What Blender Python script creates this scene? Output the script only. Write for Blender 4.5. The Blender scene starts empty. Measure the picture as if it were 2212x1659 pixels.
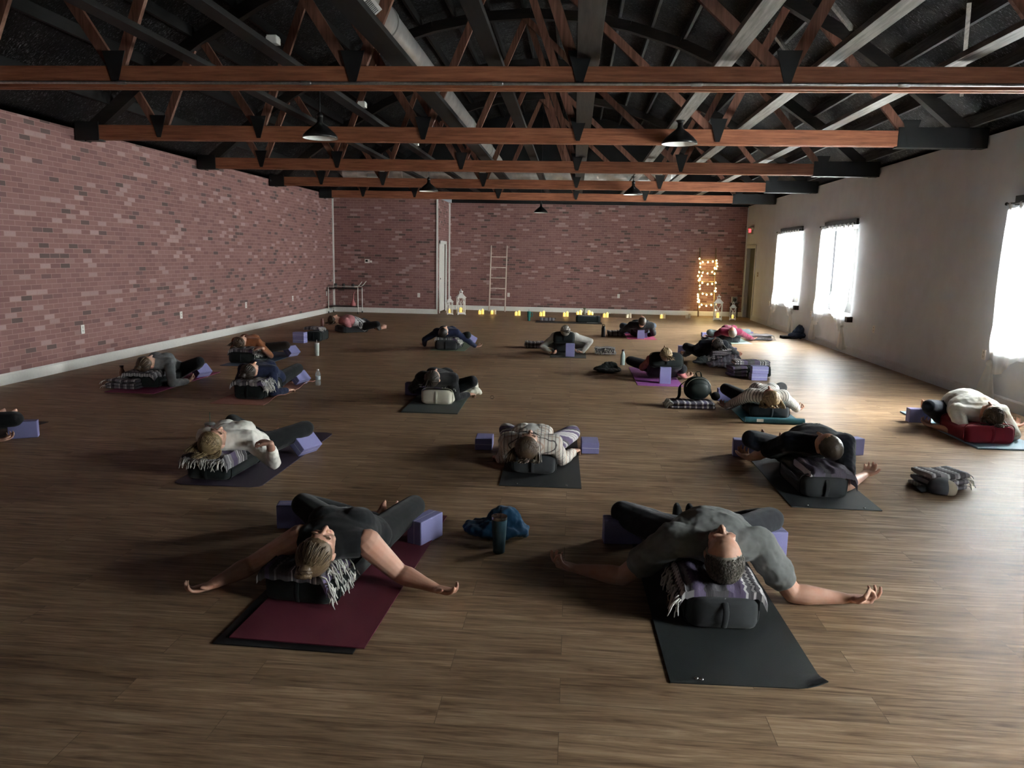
import bpy, bmesh, math, random
import numpy as np
from mathutils import Vector, Matrix

random.seed(7); np.random.seed(7)
SC = bpy.context.scene
COL = SC.collection
PI = math.pi

# ------------------------------------------------------------------ camera, light, exposure
F_PX, PITCH, YAW, ROLL, CAM_H = 1660.0, .1641, .0762, .02, 1.676
def cam_axes():
    cp, sp, cy, sy = math.cos(PITCH), math.sin(PITCH), math.cos(YAW), math.sin(YAW)
    fw = Vector((-sy*cp, cy*cp, -sp)); r0 = Vector((cy, sy, 0)); u0 = r0.cross(fw)
    ri = math.cos(ROLL)*r0 + math.sin(ROLL)*u0
    up = -math.sin(ROLL)*r0 + math.cos(ROLL)*u0
    return ri, up, fw
RI, UP, FW = cam_axes()
cam_d = bpy.data.cameras.new('camera'); cam = bpy.data.objects.new('camera', cam_d); COL.objects.link(cam)
cam_d.sensor_fit = 'HORIZONTAL'; cam_d.sensor_width = 36; cam_d.lens = F_PX/2212*36
cam_d.clip_start = .05; cam_d.clip_end = 200
mw = Matrix.Identity(4)
for i in range(3):
    mw[i][0] = RI[i]; mw[i][1] = UP[i]; mw[i][2] = -FW[i]
mw[2][3] = CAM_H
cam.matrix_world = mw
SC.camera = cam

world = bpy.data.worlds.new('world'); SC.world = world; world.use_nodes = True
wn = world.node_tree.nodes; bg = wn['Background']
WORLD_STRENGTH = 18.0
bg.inputs[0].default_value = (0.97, 0.98, 0.98, 1); bg.inputs[1].default_value = WORLD_STRENGTH
SC.view_settings.view_transform = 'Standard'; SC.view_settings.look = 'None'
SC.view_settings.exposure = 2.75; SC.view_settings.gamma = 1.0; SC.view_settings.use_curve_mapping = False
try:
    SC.cycles.use_denoising = True
    SC.cycles.max_bounces = 8; SC.cycles.diffuse_bounces = 4; SC.cycles.glossy_bounces = 3
    SC.cycles.transmission_bounces = 4; SC.cycles.transparent_max_bounces = 10
    SC.cycles.caustics_reflective = False; SC.cycles.caustics_refractive = False
    SC.cycles.sample_clamp_indirect = 8
except Exception: pass

# room dimensions (metres); X across, Y away from the camera, Z up
XL, XR, YB, YJ, XJ, YR = -6.92, 5.17, 24.05, 21.97, -3.89, -5.0
WT = 3.3                                   # top of the side walls
WINDOWS = [(18.25, 20.05), (14.8, 16.6), (7.85, 9.65), (1.0, 2.8)]  # last window unseen, added as light source for the nearest truss and floor
WZ0, WZ1 = .68, 2.38
for i, (a, b) in enumerate(WINDOWS):
    ld = bpy.data.lights.new('window_portal', 'AREA'); ld.shape = 'RECTANGLE'; ld.size = b-a; ld.size_y = WZ1-WZ0
    ld.cycles.is_portal = True
    lo = bpy.data.objects.new('window_portal', ld); COL.objects.link(lo)
    lo.location = (XR+.16, (a+b)/2, (WZ0+WZ1)/2)
    lo.rotation_euler = (PI/2, 0, PI/2)

def arch(x):                                # underside of the bowed roof
    return WT + 2.7*(1-((x+.87)/6.05)**2)

def at(px, py, z=0):                        # point of the room at height z seen at a place of the photo
    d = RI*((px-1106)/F_PX) - UP*((py-829.5)/F_PX) + FW
    t = (z-CAM_H)/d.z
    return Vector((d.x*t, d.y*t, z))

# ------------------------------------------------------------------ materials
MATS = {}
def S(r, g, b):                             # sRGB 0-255 -> linear
    return tuple(((c/255)/12.92 if c/255 <= .04045 else ((c/255+.055)/1.055)**2.4) for c in (r, g, b))
def lin(c): return (c[0], c[1], c[2], 1)
class NT:
    def __init__(s, name):
        s.m = bpy.data.materials.new(name); s.m.use_nodes = True
        s.t = s.m.node_tree; s.n = s.t.nodes; s.p = s.n['Principled BSDF']; s.out = s.n['Material Output']
    def add(s, typ, **kw):
        n = s.n.new(typ)
        for k, v in kw.items(): setattr(n, k, v)
        return n
    def link(s, a, b): s.t.links.new(a, b)
    def math(s, op, a, b=None, c=None):
        n = s.n.new('ShaderNodeMath'); n.operation = op
        for i, v in enumerate((a, b, c)):
            if v is None: continue
            if isinstance(v, (int, float)): n.inputs[i].default_value = v
            else: s.link(v, n.inputs[i])
        return n.outputs[0]
    def mix(s, fac, a, b, mode='MIX'):
        n = s.n.new('ShaderNodeMix'); n.data_type = 'RGBA'; n.blend_type = mode
        for sock, v in ((n.inputs[0], fac), (n.inputs[6], a), (n.inputs[7], b)):
            if isinstance(v, (int, float)): sock.default_value = v
            elif isinstance(v, tuple): sock.default_value = lin(v)
            else: s.link(v, sock)
        return n.outputs[2]
    def obj(s):
        return s.n.new('ShaderNodeTexCoord').outputs['Object']
    def sep(s, v):
        n = s.n.new('ShaderNodeSeparateXYZ'); s.link(v, n.inputs[0]); return n.outputs
    def comb(s, x, y, z):
        n = s.n.new('ShaderNodeCombineXYZ')
        for i, v in enumerate((x, y, z)):
            if isinstance(v, (int, float)): n.inputs[i].default_value = v
            else: s.link(v, n.inputs[i])
        return n.outputs[0]
    def noise(s, vec, scale, detail=3, rough=.55):
        n = s.n.new('ShaderNodeTexNoise'); n.inputs['Scale'].default_value = scale
        n.inputs['Detail'].default_value = detail; n.inputs['Roughness'].default_value = rough
        if vec is not None: s.link(vec, n.inputs['Vector'])
        return n.outputs[0]
    def ramp(s, fac, stops, interp='LINEAR'):
        n = s.n.new('ShaderNodeValToRGB'); cr = n.color_ramp; cr.interpolation = interp
        while len(cr.elements) < len(stops): cr.elements.new(.5)
        for e, (p, c) in zip(cr.elements, stops): e.position = p; e.color = lin(c)
        s.link(fac, n.inputs[0]); return n.outputs[0]
    def bump(s, h, strength=.3, dist=.01):
        n = s.n.new('ShaderNodeBump'); n.inputs['Strength'].default_value = strength; n.inputs['Distance'].default_value = dist
        s.link(h, n.inputs['Height']); s.link(n.outputs[0], s.p.inputs['Normal']); return n
    def base(s, c):
        if isinstance(c, tuple): s.p.inputs['Base Color'].default_value = lin(c)
        else: s.link(c, s.p.inputs['Base Color'])
    def rough(s, r, spec=.5, metal=0):
        s.p.inputs['Roughness'].default_value = r; s.p.inputs['Specular IOR Level'].default_value = spec; s.p.inputs['Metallic'].default_value = metal

def plain(name, c, rough=.6, spec=.4, metal=0, var=.12, vs=30, bump=0, emit=None, es=1.0):
    if name in MATS: return MATS[name]
    t = NT(name); v = t.obj(); n = t.noise(v, vs, 4)
    c2 = tuple(max(0, x*(1-var)) for x in c); c3 = tuple(min(1, x*(1+var)) for x in c)
    t.base(t.ramp(n, [(.3, c2), (.7, c3)])); t.rough(rough, spec, metal)
    if bump: t.bump(n, bump, .004)
    if emit:
        t.p.inputs['Emission Color'].default_value = lin(emit); t.p.inputs['Emission Strength'].default_value = es
    MATS[name] = t.m; return t.m
def cloth(name, c, var=.18, scale=350):
    if name in MATS: return MATS[name]
    t = NT(name); v = t.obj(); n = t.noise(v, 9, 4); w = t.noise(v, scale, 2)
    c2 = tuple(x*(1-var) for x in c); c3 = tuple(min(1, x*(1+var)) for x in c)
    t.base(t.ramp(n, [(.3, c2), (.7, c3)])); t.rough(.92, .15)
    t.p.inputs['Sheen Weight'].default_value = .12
    t.bump(w, .25, .002); MATS[name] = t.m; return t.m
def skin(name, c):
    if name in MATS: return MATS[name]
    t = NT(name); v = t.obj(); n = t.noise(v, 14, 5); f = t.noise(v, 240, 2)
    red = (c[0]*.96, c[1]*.78, c[2]*.72)
    t.base(t.ramp(n, [(.35, c), (.72, red)])); t.rough(.5, .35); t.bump(f, .12, .001)
    t.p.inputs['Subsurface Weight'].default_value = .08; t.p.inputs['Subsurface Radius'].default_value = (.01, .004, .002)
    MATS[name] = t.m; return t.m
def hairmat(name, c1, c2):
    if name in MATS: return MATS[name]
    t = NT(name); g = t.n.new('ShaderNodeNewGeometry')
    v = t.obj(); n = t.noise(v, 60, 3)
    f = t.math('ADD', t.math('MULTIPLY', g.outputs['Random Per Island'], .7), t.math('MULTIPLY', n, .4))
    t.base(t.ramp(f, [(.1, c1), (.95, c2)])); t.rough(.42, .5); t.bump(t.noise(v, 160, 2), .5, .003)
    MATS[name] = t.m; return t.m
def serape(name, stops, period=.3, axis='x', zig=.010):
    """woven striped blanket: bands across one axis, one of them a chevron"""
    if name in MATS: return MATS[name]
    t = NT(name); o = t.sep(t.obj())
    a, b = (o[0], o[1]) if axis == 'x' else (o[1], o[0])
    if axis == 'leg': a = t.math('ADD', t.math('SUBTRACT', o[1], t.math('MULTIPLY', t.math('ABSOLUTE', o[0]), .5)), o[2])
    z = t.math('MULTIPLY', t.math('PINGPONG', t.math('MULTIPLY', b, 30.0), .5), zig*2)
    fr = t.math('FRACT', t.math('ADD', t.math('DIVIDE', t.math('ADD', a, z), period), 100.13))
    col = t.ramp(fr, stops, 'CONSTANT')
    n = t.noise(t.comb(t.math('MULTIPLY', a, 300), t.math('MULTIPLY', b, 60), o[2]), 1.0, 2)
    col = t.mix(t.math('MULTIPLY', n, .55), col, (.30, .28, .31))
    t.base(col); t.rough(.95, .1); t.bump(n, .4, .003); MATS[name] = t.m; return t.m
K, W_, G, PU, DG = (.012,.012,.014), (.62,.60,.60), (.22,.21,.22), (.075,.045,.13), (.05,.05,.055)
SER_A = [(0,K),(.12,W_),(.15,K),(.2,G),(.3,W_),(.33,G),(.42,PU),(.58,G),(.64,W_),(.68,K),(.71,W_),(.74,K),(.77,W_),(.82,DG),(.92,G)]
SER_B = [(0,DG),(.18,PU),(.4,W_),(.43,DG),(.5,W_),(.53,K),(.6,W_),(.64,G),(.75,PU),(.9,K)]
SER_C = [(0,(.2,.2,.21)),(.1,(.5,.5,.5)),(.16,K),(.3,G),(.38,(.5,.5,.52)),(.44,DG),(.6,G),(.7,(.55,.55,.56)),(.76,K),(.9,G)]
SER_D = [(0,PU),(.16,(.34,.30,.38)),(.2,W_),(.3,G),(.33,W_),(.42,G),(.45,W_),(.56,PU),(.66,(.20,.17,.24)),(.72,W_),(.8,DG),(.9,PU)]

def floor_mat():
    t = NT('vinyl_plank_floor'); o = t.obj()
    b = t.add('ShaderNodeTexBrick'); b.offset = .37; b.offset_frequency = 2; b.squash = 1
    t.link(o, b.inputs['Vector']); b.inputs['Scale'].default_value = 1
    b.inputs['Brick Width'].default_value = 1.22; b.inputs['Row Height'].default_value = .18
    b.inputs['Mortar Size'].default_value = .0015; b.inputs['Mortar Smooth'].default_value = .3; b.inputs['Bias'].default_value = 0
    b.inputs['Color1'].default_value = (0,0,0,1); b.inputs['Color2'].default_value = (1,1,1,1); b.inputs['Mortar'].default_value = (.5,.5,.5,1)
    rnd = t.sep(b.outputs['Color'])[0]
    xyz = t.sep(o)
    vec = t.comb(t.math('ADD', t.math('MULTIPLY', xyz[0], 1.1), t.math('MULTIPLY', rnd, 37)), t.math('MULTIPLY', xyz[1], 12), t.math('MULTIPLY', rnd, 11))
    g1 = t.noise(vec, 1.6, 6, .60); t.n[-1].inputs['Distortion'].default_value = 1.1
    vec2 = t.comb(t.math('ADD', t.math('MULTIPLY', xyz[0], 4), t.math('MULTIPLY', rnd, 91)), t.math('MULTIPLY', xyz[1], 64), 0)
    g2 = t.noise(vec2, 1.5, 4, .6)
    col = t.ramp(g1, [(.30, (.092,.055,.031)), (.42, (.225,.148,.091)), (.54, (.375,.262,.168)), (.66, (.55,.415,.285))])
    col = t.mix(.36, col, t.ramp(g2, [(.34, (.12,.075,.042)), (.66, (.54,.39,.255))]))
    kn = t.noise(t.comb(t.math('ADD', t.math('MULTIPLY', xyz[0], 2.2), t.math('MULTIPLY', rnd, 53)), t.math('MULTIPLY', xyz[1], 9), 3.3), 1.4, 2, .4)
    col = t.mix(t.ramp(kn, [(.70, (0,0,0)), (.80, (.75,.75,.75))]), col, (.07,.042,.024))
    tint = t.ramp(rnd, [(0, (.72,.68,.64)), (1, (.94,.885,.83))])
    col = t.mix(1.0, col, tint, 'MULTIPLY')
    col = t.mix(t.math('MULTIPLY', b.outputs['Fac'], .6), col, (.075,.05,.033))
    t.base(col); t.rough(.42, .10)
    r = t.math('ADD', .36, t.math('MULTIPLY', g2, .2)); t.link(r, t.p.inputs['Roughness'])
    h = t.math('SUBTRACT', t.math('MULTIPLY', g2, .25), b.outputs['Fac'])
    t.bump(h, .18, .002)
    return t.m
def brick_mat(name, plane):
    t = NT(name); xyz = t.sep(t.obj())
    h = xyz[1] if plane == 'y' else xyz[0]
    b = t.add('ShaderNodeTexBrick'); b.offset = .5; b.offset_frequency = 2
    t.link(t.comb(h, xyz[2], 0), b.inputs['Vector']); b.inputs['Scale'].default_value = 1
    b.inputs['Brick Width'].default_value = .2; b.inputs['Row Height'].default_value = .0667
    b.inputs['Mortar Size'].default_value = .005; b.inputs['Mortar Smooth'].default_value = .4; b.inputs['Bias'].default_value = 0
    b.inputs['Color1'].default_value = (0,0,0,1); b.inputs['Color2'].default_value = (1,1,1,1); b.inputs['Mortar'].default_value = (.5,.5,.5,1)
    rnd = t.sep(b.outputs['Color'])[0]
    col = t.ramp(rnd, [(0, (.085,.068,.060)), (.06, (.12,.080,.074)), (.085, (.20,.102,.094)), (.4, (.245,.126,.116)), (.80, (.27,.143,.131)), (.91, (.28,.15,.14)), (.925, (.38,.25,.235)), (1, (.44,.30,.28))])
    n = t.noise(t.comb(t.math('MULTIPLY', h, 1), t.math('MULTIPLY', xyz[2], 1.6), 0), 40, 4)
    col = t.mix(t.math('MULTIPLY', n, .35), col, (.20,.105,.096))
    col = t.mix(t.math('MULTIPLY', b.outputs['Fac'], .8), col, (.38,.235,.215))
    t.base(col); t.rough(.75, .25)
    t.bump(t.math('SUBTRACT', t.math('MULTIPLY', n, .3), b.outputs['Fac']), .35, .003)
    return t.m
def wood_mat(name, c1, c2, rough=.6, axis=0):
    if name in MATS: return MATS[name]
    t = NT(name); xyz = t.sep(t.obj()); k = [14, 14, 14]; k[axis] = .9
    n = t.noise(t.comb(*[t.math('MULTIPLY', xyz[i], k[i]) for i in range(3)]), 2.2, 6, .65)
    t.base(t.ramp(n, [(.3, c1), (.7, c2)])); t.rough(rough, .3); t.bump(n, .3, .004); MATS[name] = t.m; return t.m
def roof_mat():
    t = NT('sprayed_black_roof'); o = t.obj(); xyz = t.sep(o)
    w = t.noise(o, 7, 3)
    n = t.noise(t.comb(t.math('ADD', xyz[0], t.math('MULTIPLY', w, .25)), t.math('MULTIPLY', xyz[1], 1.9), xyz[2]), 26, 6, .7); big = t.noise(o, 1.3, 2)
    f = t.math('ADD', n, t.math('MULTIPLY', t.math('SUBTRACT', big, .5), .22))
    t.base(t.ramp(f, [(.46, (.0022,.0024,.0026)), (.53, (.008,.0085,.009)), (.58, (.045,.047,.05)), (.65, (.24,.25,.26))])); t.rough(.5, .3)  # pale flecks put the glints of the rough spray into the colour
    t.bump(n, 1.0, .10); return t.m
def curtain_mat(name='sheer_white_curtain', lo=.74, hi=.84):
    t = NT(name)
    tr = t.add('ShaderNodeBsdfTransparent'); tr.inputs[0].default_value = (1,1,1,1)
    tl = t.add('ShaderNodeBsdfTranslucent'); tl.inputs[0].default_value = (.85,.85,.83,1)
    df = t.add('ShaderNodeBsdfDiffuse'); df.inputs[0].default_value = (.8,.8,.78,1)
    m1 = t.add('ShaderNodeMixShader'); m1.inputs[0].default_value = .2; t.link(tl.outputs[0], m1.inputs[1]); t.link(df.outputs[0], m1.inputs[2])
    m2 = t.add('ShaderNodeMixShader'); t.link(tr.outputs[0], m2.inputs[1]); t.link(m1.outputs[0], m2.inputs[2])
    n = t.noise(t.obj(), 400, 2)
    z = t.sep(t.obj())[2]                  # denser at the tied hem: bunched cloth, plus opacity imitating its backlit white
    d = t.ramp(z, [(.45, (.97,.97,.97)), (.85, (.0,.0,.0))]) if lo < .9 else None
    fac = t.ramp(n, [(.3, (lo,lo,lo)), (.7, (hi,hi,hi))])
    if d is not None: fac = t.math('MAXIMUM', fac, d)
    t.link(fac, m2.inputs[0])
    t.link(m2.outputs[0], t.out.inputs['Surface']); return t.m
def pane_mat(name='window_glass', tint=(.95,.97,.97), milky=0):
    if name in MATS: return MATS[name]
    t = NT(name); tr = t.add('ShaderNodeBsdfTransparent'); tr.inputs[0].default_value = lin(tint)
    gl = t.add('ShaderNodeBsdfGlossy'); gl.inputs['Roughness'].default_value = .05
    m = t.add('ShaderNodeMixShader'); fr = t.add('ShaderNodeFresnel'); fr.inputs[0].default_value = 1.4
    t.link(fr.outputs[0], m.inputs[0]); t.link(tr.outputs[0], m.inputs[1]); t.link(gl.outputs[0], m.inputs[2])
    o = m.outputs[0]
    if milky:
        df = t.add('ShaderNodeBsdfDiffuse'); df.inputs[0].default_value = (.8,.82,.82,1); m2 = t.add('ShaderNodeMixShader'); m2.inputs[0].default_value = milky
        t.link(o, m2.inputs[1]); t.link(df.outputs[0], m2.inputs[2]); o = m2.outputs[0]
    t.link(o, t.out.inputs['Surface']); MATS[name] = t.m; return t.m

# ------------------------------------------------------------------ mesh builder
class M:
    def __init__(s): s.v = []; s.f = []
    def add(s, vs, fs):
        o = len(s.v); s.v += [tuple(p) for p in vs]; s.f += [tuple(i+o for i in f) for f in fs]
    def box(s, c, size, rot=None, bev=0):
        x, y, z = [d/2 for d in size]; R = rot or Matrix.Identity(3); c = Vector(c)
        if not bev:
            vs = [c + R @ Vector((i*x, j*y, k*z)) for k in (-1,1) for j in (-1,1) for i in (-1,1)]
            s.add(vs, [(0,2,3,1),(4,5,7,6),(0,1,5,4),(2,6,7,3),(0,4,6,2),(1,3,7,5)]); return
        bm = bmesh.new(); bmesh.ops.create_cube(bm, size=1)
        for v in bm.verts: v.co = Vector((v.co.x*size[0], v.co.y*size[1], v.co.z*size[2]))
        bmesh.ops.bevel(bm, geom=list(bm.edges), offset=bev, segments=2, profile=.6, affect='EDGES')
        bm.verts.ensure_lookup_table()
        s.add([c + R @ v.co for v in bm.verts], [[v.index for v in f.verts] for f in bm.faces]); bm.free()
    def bar(s, a, b, w, h, up=(0,0,1)):
        a, b = Vector(a), Vector(b); T = (b-a).normalized(); up = Vector(up)
        if abs(T.dot(up)) > .99: up = Vector((0,1,0))
        sd = T.cross(up).normalized(); nn = sd.cross(T)
        R = Matrix((sd, T, nn)).transposed()
        s.box((a+b)/2, (w, (b-a).length, h), R)
    def tube(s, pts, rad, n=10, up=(0,0,1), cap=3, sub=0):
        pts = [Vector(p) for p in pts]
        rad = [(r, r) if isinstance(r, (int, float)) else r for r in rad]
        if sub and len(pts) > 2:
            P, Rr = [], []
            for i in range(len(pts)-1):
                p0, p1, p2, p3 = pts[max(i-1,0)], pts[i], pts[i+1], pts[min(i+2, len(pts)-1)]
                for j in range(sub):
                    t = j/sub
                    P.append(.5*((2*p1)+(p2-p0)*t+(2*p0-5*p1+4*p2-p3)*t*t+(3*p1-p0-3*p2+p3)*t**3))
                    tt = t*t*(3-2*t)
                    Rr.append(tuple(rad[i][k]*(1-tt)+rad[i+1][k]*tt for k in (0,1)))
            P.append(pts[-1]); Rr.append(rad[-1]); pts, rad = P, Rr
        up = Vector(up); rings = []
        m = len(pts)
        T = [(pts[min(i+1,m-1)]-pts[max(i-1,0)]).normalized() for i in range(m)]
        prev = None
        def frame(t, prev):
            sd = t.cross(up)
            if sd.length < .08: sd = prev if prev is not None else t.cross(Vector((.3,1,.1)))
            sd = sd.normalized()
            if prev is not None and sd.dot(prev) < 0: sd = -sd
            return sd
        seq = []
        if cap:
            a, b = rad[0]; d = min(a, b)
            for k in range(cap): 
                ph = PI/2*(1-k/cap); seq.append((pts[0]-T[0]*d*math.sin(ph), T[0], max(math.cos(ph), .02), rad[0]))
        for p, t, r in zip(pts, T, rad): seq.append((p, t, 1, r))
        if cap:
            a, b = rad[-1]; d = min(a, b)
            for k in range(cap-1, -1, -1):
                ph = PI/2*(1-k/cap); seq.append((pts[-1]+T[-1]*d*math.sin(ph), T[-1], max(math.cos(ph), .02), rad[-1]))
        vs, fs = [], []
        for p, t, sc, (a, b) in seq:
            sd = frame(t, prev); prev = sd; nn = sd.cross(t)
            for k in range(n):
                th = 2*PI*k/n
                vs.append(p + sd*(a*sc*math.cos(th)) + nn*(b*sc*math.sin(th)))
        L = len(seq)
        for i in range(L-1):
            for k in range(n):
                k2 = (k+1) % n
                fs.append((i*n+k, i*n+k2, (i+1)*n+k2, (i+1)*n+k))
        fs.append(tuple(range(n-1, -1, -1))); fs.append(tuple((L-1)*n+k for k in range(n)))
        s.add(vs, fs)
    def ell(s, c, r, B=None, nu=16, nv=10, pw=1.0):
        """(super)ellipsoid; B = 3 axis vectors; pw<1 squarer"""
        c = Vector(c); B = B or (Vector((1,0,0)), Vector((0,1,0)), Vector((0,0,1)))
        if isinstance(r, (int, float)): r = (r, r, r)
        f = lambda x: math.copysign(abs(x)**pw, x)
        vs, fs = [], []
        for j in range(nv+1):
            ph = -PI/2 + PI*j/nv; cz = f(math.sin(ph)); cr = f(max(math.cos(ph), 0)) if 0 < j < nv else 0
            if j in (0, nv): vs.append(c + B[2]*(r[2]*cz)); continue
            for i in range(nu):
                th = 2*PI*i/nu
                vs.append(c + B[0]*(r[0]*cr*f(math.cos(th))) + B[1]*(r[1]*cr*f(math.sin(th))) + B[2]*(r[2]*cz))
        idx = lambda j, i: 1+(j-1)*nu+(i % nu)
        top = len(vs)-1
        for i in range(nu): fs.append((0, idx(1,i+1), idx(1,i)))
        for j in range(1, nv-1):
            for i in range(nu): fs.append((idx(j,i), idx(j,i+1), idx(j+1,i+1), idx(j+1,i)))
        for i in range(nu): fs.append((idx(nv-1,i), idx(nv-1,i+1), top))
        s.add(vs, fs)
    def lathe(s, prof, c=(0,0,0), n=20, caps=(1,1)):
        c = Vector(c); vs, fs = [], []
        for r, z in prof:
            for k in range(n):
                th = 2*PI*k/n; vs.append(c + Vector((r*math.cos(th), r*math.sin(th), z)))
        for i in range(len(prof)-1):
            for k in range(n):
                k2 = (k+1) % n; fs.append((i*n+k, i*n+k2, (i+1)*n+k2, (i+1)*n+k))
        if prof[0][0] > 1e-4 and caps[0]: fs.append(tuple(range(n-1,-1,-1)))
        if prof[-1][0] > 1e-4 and caps[1]: fs.append(tuple((len(prof)-1)*n+k for k in range(n)))
        s.add(vs, fs)
    def slab(s, fn, nu, nv, th):
        """grid sheet fn(u,v)->point given a thickness downward along z (or a vector)"""
        th = Vector((0,0,-th)) if isinstance(th, (int,float)) else Vector(th)
        top = [Vector(fn(i/nu, j/nv)) for j in range(nv+1) for i in range(nu+1)]
        N = len(top); vs = top + [p+th for p in top]; fs = []
        q = lambda i, j: j*(nu+1)+i
        for j in range(nv):
            for i in range(nu):
                fs.append((q(i,j), q(i+1,j), q(i+1,j+1), q(i,j+1))); fs.append((N+q(i,j), N+q(i,j+1), N+q(i+1,j+1), N+q(i+1,j)))
        for i in range(nu):
            fs.append((q(i,0), N+q(i,0), N+q(i+1,0), q(i+1,0))); fs.append((q(i,nv), q(i+1,nv), N+q(i+1,nv), N+q(i,nv)))
        for j in range(nv):
            fs.append((q(0,j), q(0,j+1), N+q(0,j+1), N+q(0,j))); fs.append((q(nu,j), N+q(nu,j), N+q(nu,j+1), q(nu,j+1)))
        s.add(vs, fs)
    def sheet(s, fn, nu, nv):
        vs = [fn(i/nu, j/nv) for j in range(nv+1) for i in range(nu+1)]; q = lambda i, j: j*(nu+1)+i
        s.add(vs, [(q(i,j), q(i+1,j), q(i+1,j+1), q(i,j+1)) for j in range(nv) for i in range(nu)])
    def mesh(s, name, smooth=True):
        me = bpy.data.meshes.new(name); me.from_pydata(s.v, [], s.f); me.update()
        bm = bmesh.new(); bm.from_mesh(me); bmesh.ops.recalc_face_normals(bm, faces=bm.faces); bm.to_mesh(me); bm.free()
        if smooth:
            me.polygons.foreach_set('use_smooth', [True]*len(me.polygons))
        return me
    def build(s, name, mat, parent=None, smooth=False, loc=None, rot=None, sharp=None):
        me = s.mesh(name, smooth or sharp is not None)
        if sharp is not None: me.set_sharp_from_angle(angle=math.radians(sharp))
        return place(name, me, mat, parent, loc, rot)
def place(name, me, mat, parent=None, loc=None, rot=None):
    o = bpy.data.objects.new(name, me); COL.objects.link(o)
    if mat is not None and not me.materials:
        for m in (mat if isinstance(mat, (list, tuple)) else [mat]): me.materials.append(m)
    if loc is not None: o.location = loc
    if rot is not None: o.rotation_euler = rot
    if parent is not None: o.parent = parent
    return o
def remesh(m, name, voxel, smooth=6, disp=0, dscale=.1, fac=.5):
    me = m.mesh(name, False); o = bpy.data.objects.new('tmp', me); COL.objects.link(o)
    r = o.modifiers.new('r', 'REMESH'); r.mode = 'VOXEL'; r.voxel_size = voxel; r.use_smooth_shade = True
    if smooth:
        k = o.modifiers.new('s', 'SMOOTH'); k.factor = fac; k.iterations = smooth
    if disp:
        tx = bpy.data.textures.get('fold%g' % dscale) or bpy.data.textures.new('fold%g' % dscale, 'CLOUDS')
        tx.noise_scale = dscale; tx.noise_depth = 2
        d = o.modifiers.new('d', 'DISPLACE'); d.texture = tx; d.strength = disp; d.mid_level = .4; d.texture_coords = 'LOCAL'
        k = o.modifiers.new('s2', 'SMOOTH'); k.factor = .4; k.iterations = 2
    dg = bpy.context.evaluated_depsgraph_get()
    res = bpy.data.meshes.new_from_object(o.evaluated_get(dg)); res.name = name
    bpy.data.objects.remove(o); bpy.data.meshes.remove(me)
    res.polygons.foreach_set('use_smooth', [True]*len(res.polygons))
    return res
def thing(name, label, cat, loc=(0,0,0), rz=0, group=None):
    o = bpy.data.objects.new(name, None); COL.objects.link(o); o.location = loc; o.rotation_euler = (0,0,rz)
    o.empty_display_size = .1
    return tag(o, label, cat, group)
def tag(o, label, cat, group=None):
    o['label'] = label; o['category'] = cat
    if group: o['group'] = group
    return o
def struct(o): o['kind'] = 'structure'; return o
def dup(root, loc, rz=0, label=None, group=None):
    r = root.copy(); COL.objects.link(r); r.location = loc; r.rotation_euler = (0,0,rz)
    if label: r['label'] = label
    if group: r['group'] = group
    for ch in list(root.children):
        c = ch.copy(); COL.objects.link(c); c.parent = r
        for g in list(ch.children):
            d = g.copy(); COL.objects.link(d); d.parent = c
    return r
def text_mesh(txt, size, depth=.002):
    cu = bpy.data.curves.new('t', 'FONT'); cu.body = txt; cu.size = size; cu.extrude = depth; cu.align_x = 'CENTER'; cu.align_y = 'CENTER'
    o = bpy.data.objects.new('t', cu); COL.objects.link(o)
    me = bpy.data.meshes.new_from_object(o.evaluated_get(bpy.context.evaluated_depsgraph_get()))
    bpy.data.objects.remove(o); return me
def RZ(a): return Matrix.Rotation(a, 3, 'Z')

# ------------------------------------------------------------------ room shell
white_trim = plain('white_trim_paint', (.82,.82,.78), .45, var=.04)
brick_y = brick_mat('faux_brick_side', 'y'); brick_x = brick_mat('faux_brick_back', 'x')
taupe = plain('taupe_wall_paint', (.64,.69,.75), .62, .4, var=.05, vs=2.5)
black_paint = plain('black_paint', (.008,.009,.010), .6, .3, var=.3)
m = M(); m.box(((XL+XR)/2, (YB+YR)/2, -.05), (XR-XL+.6, YB-YR+.6, .1)); struct(m.build('floor', floor_mat()))
m = M()
NX = 28
def roofpt(u, v):
    x = XL-.15+(XR-XL+.3)*u; return (x, YR-.1+(YB-YR+.3)*v, max(arch(x), WT-.02))
m.slab(roofpt, NX, 30, (0,0,.12)); struct(m.build('ceiling', roof_mat(), smooth=True))
m = M(); m.box((XL-.1, (YJ+YR)/2, WT/2), (.2, YJ-YR+.4, WT)); struct(m.build('wall_left', brick_y))
m = M(); m.box(((XL+XJ)/2, YJ+.08, 1.64), (XJ-XL, .16, 3.28)); struct(m.build('wall_back_left', brick_x))
D1A, D1B, D1H = 22.3, 23.55, 2.1
m = M()
m.box((XJ-.08, (YJ+.16+D1A)/2, 1.64), (.16, D1A-YJ-.16, 3.28)); m.box((XJ-.08, (D1B+YB)/2, 1.64), (.16, YB-D1B, 3.28))
m.box((XJ-.08, (D1A+D1B)/2, (D1H+3.28)/2), (.16, D1B-D1A, 3.28-D1H)); struct(m.build('wall_back_return', brick_y))
m = M(); m.box(((XJ+XR)/2, YB+.1, 1.64), (XR-XJ+.2, .2, 3.28)); struct(m.build('wall_back', brick_x))
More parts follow.
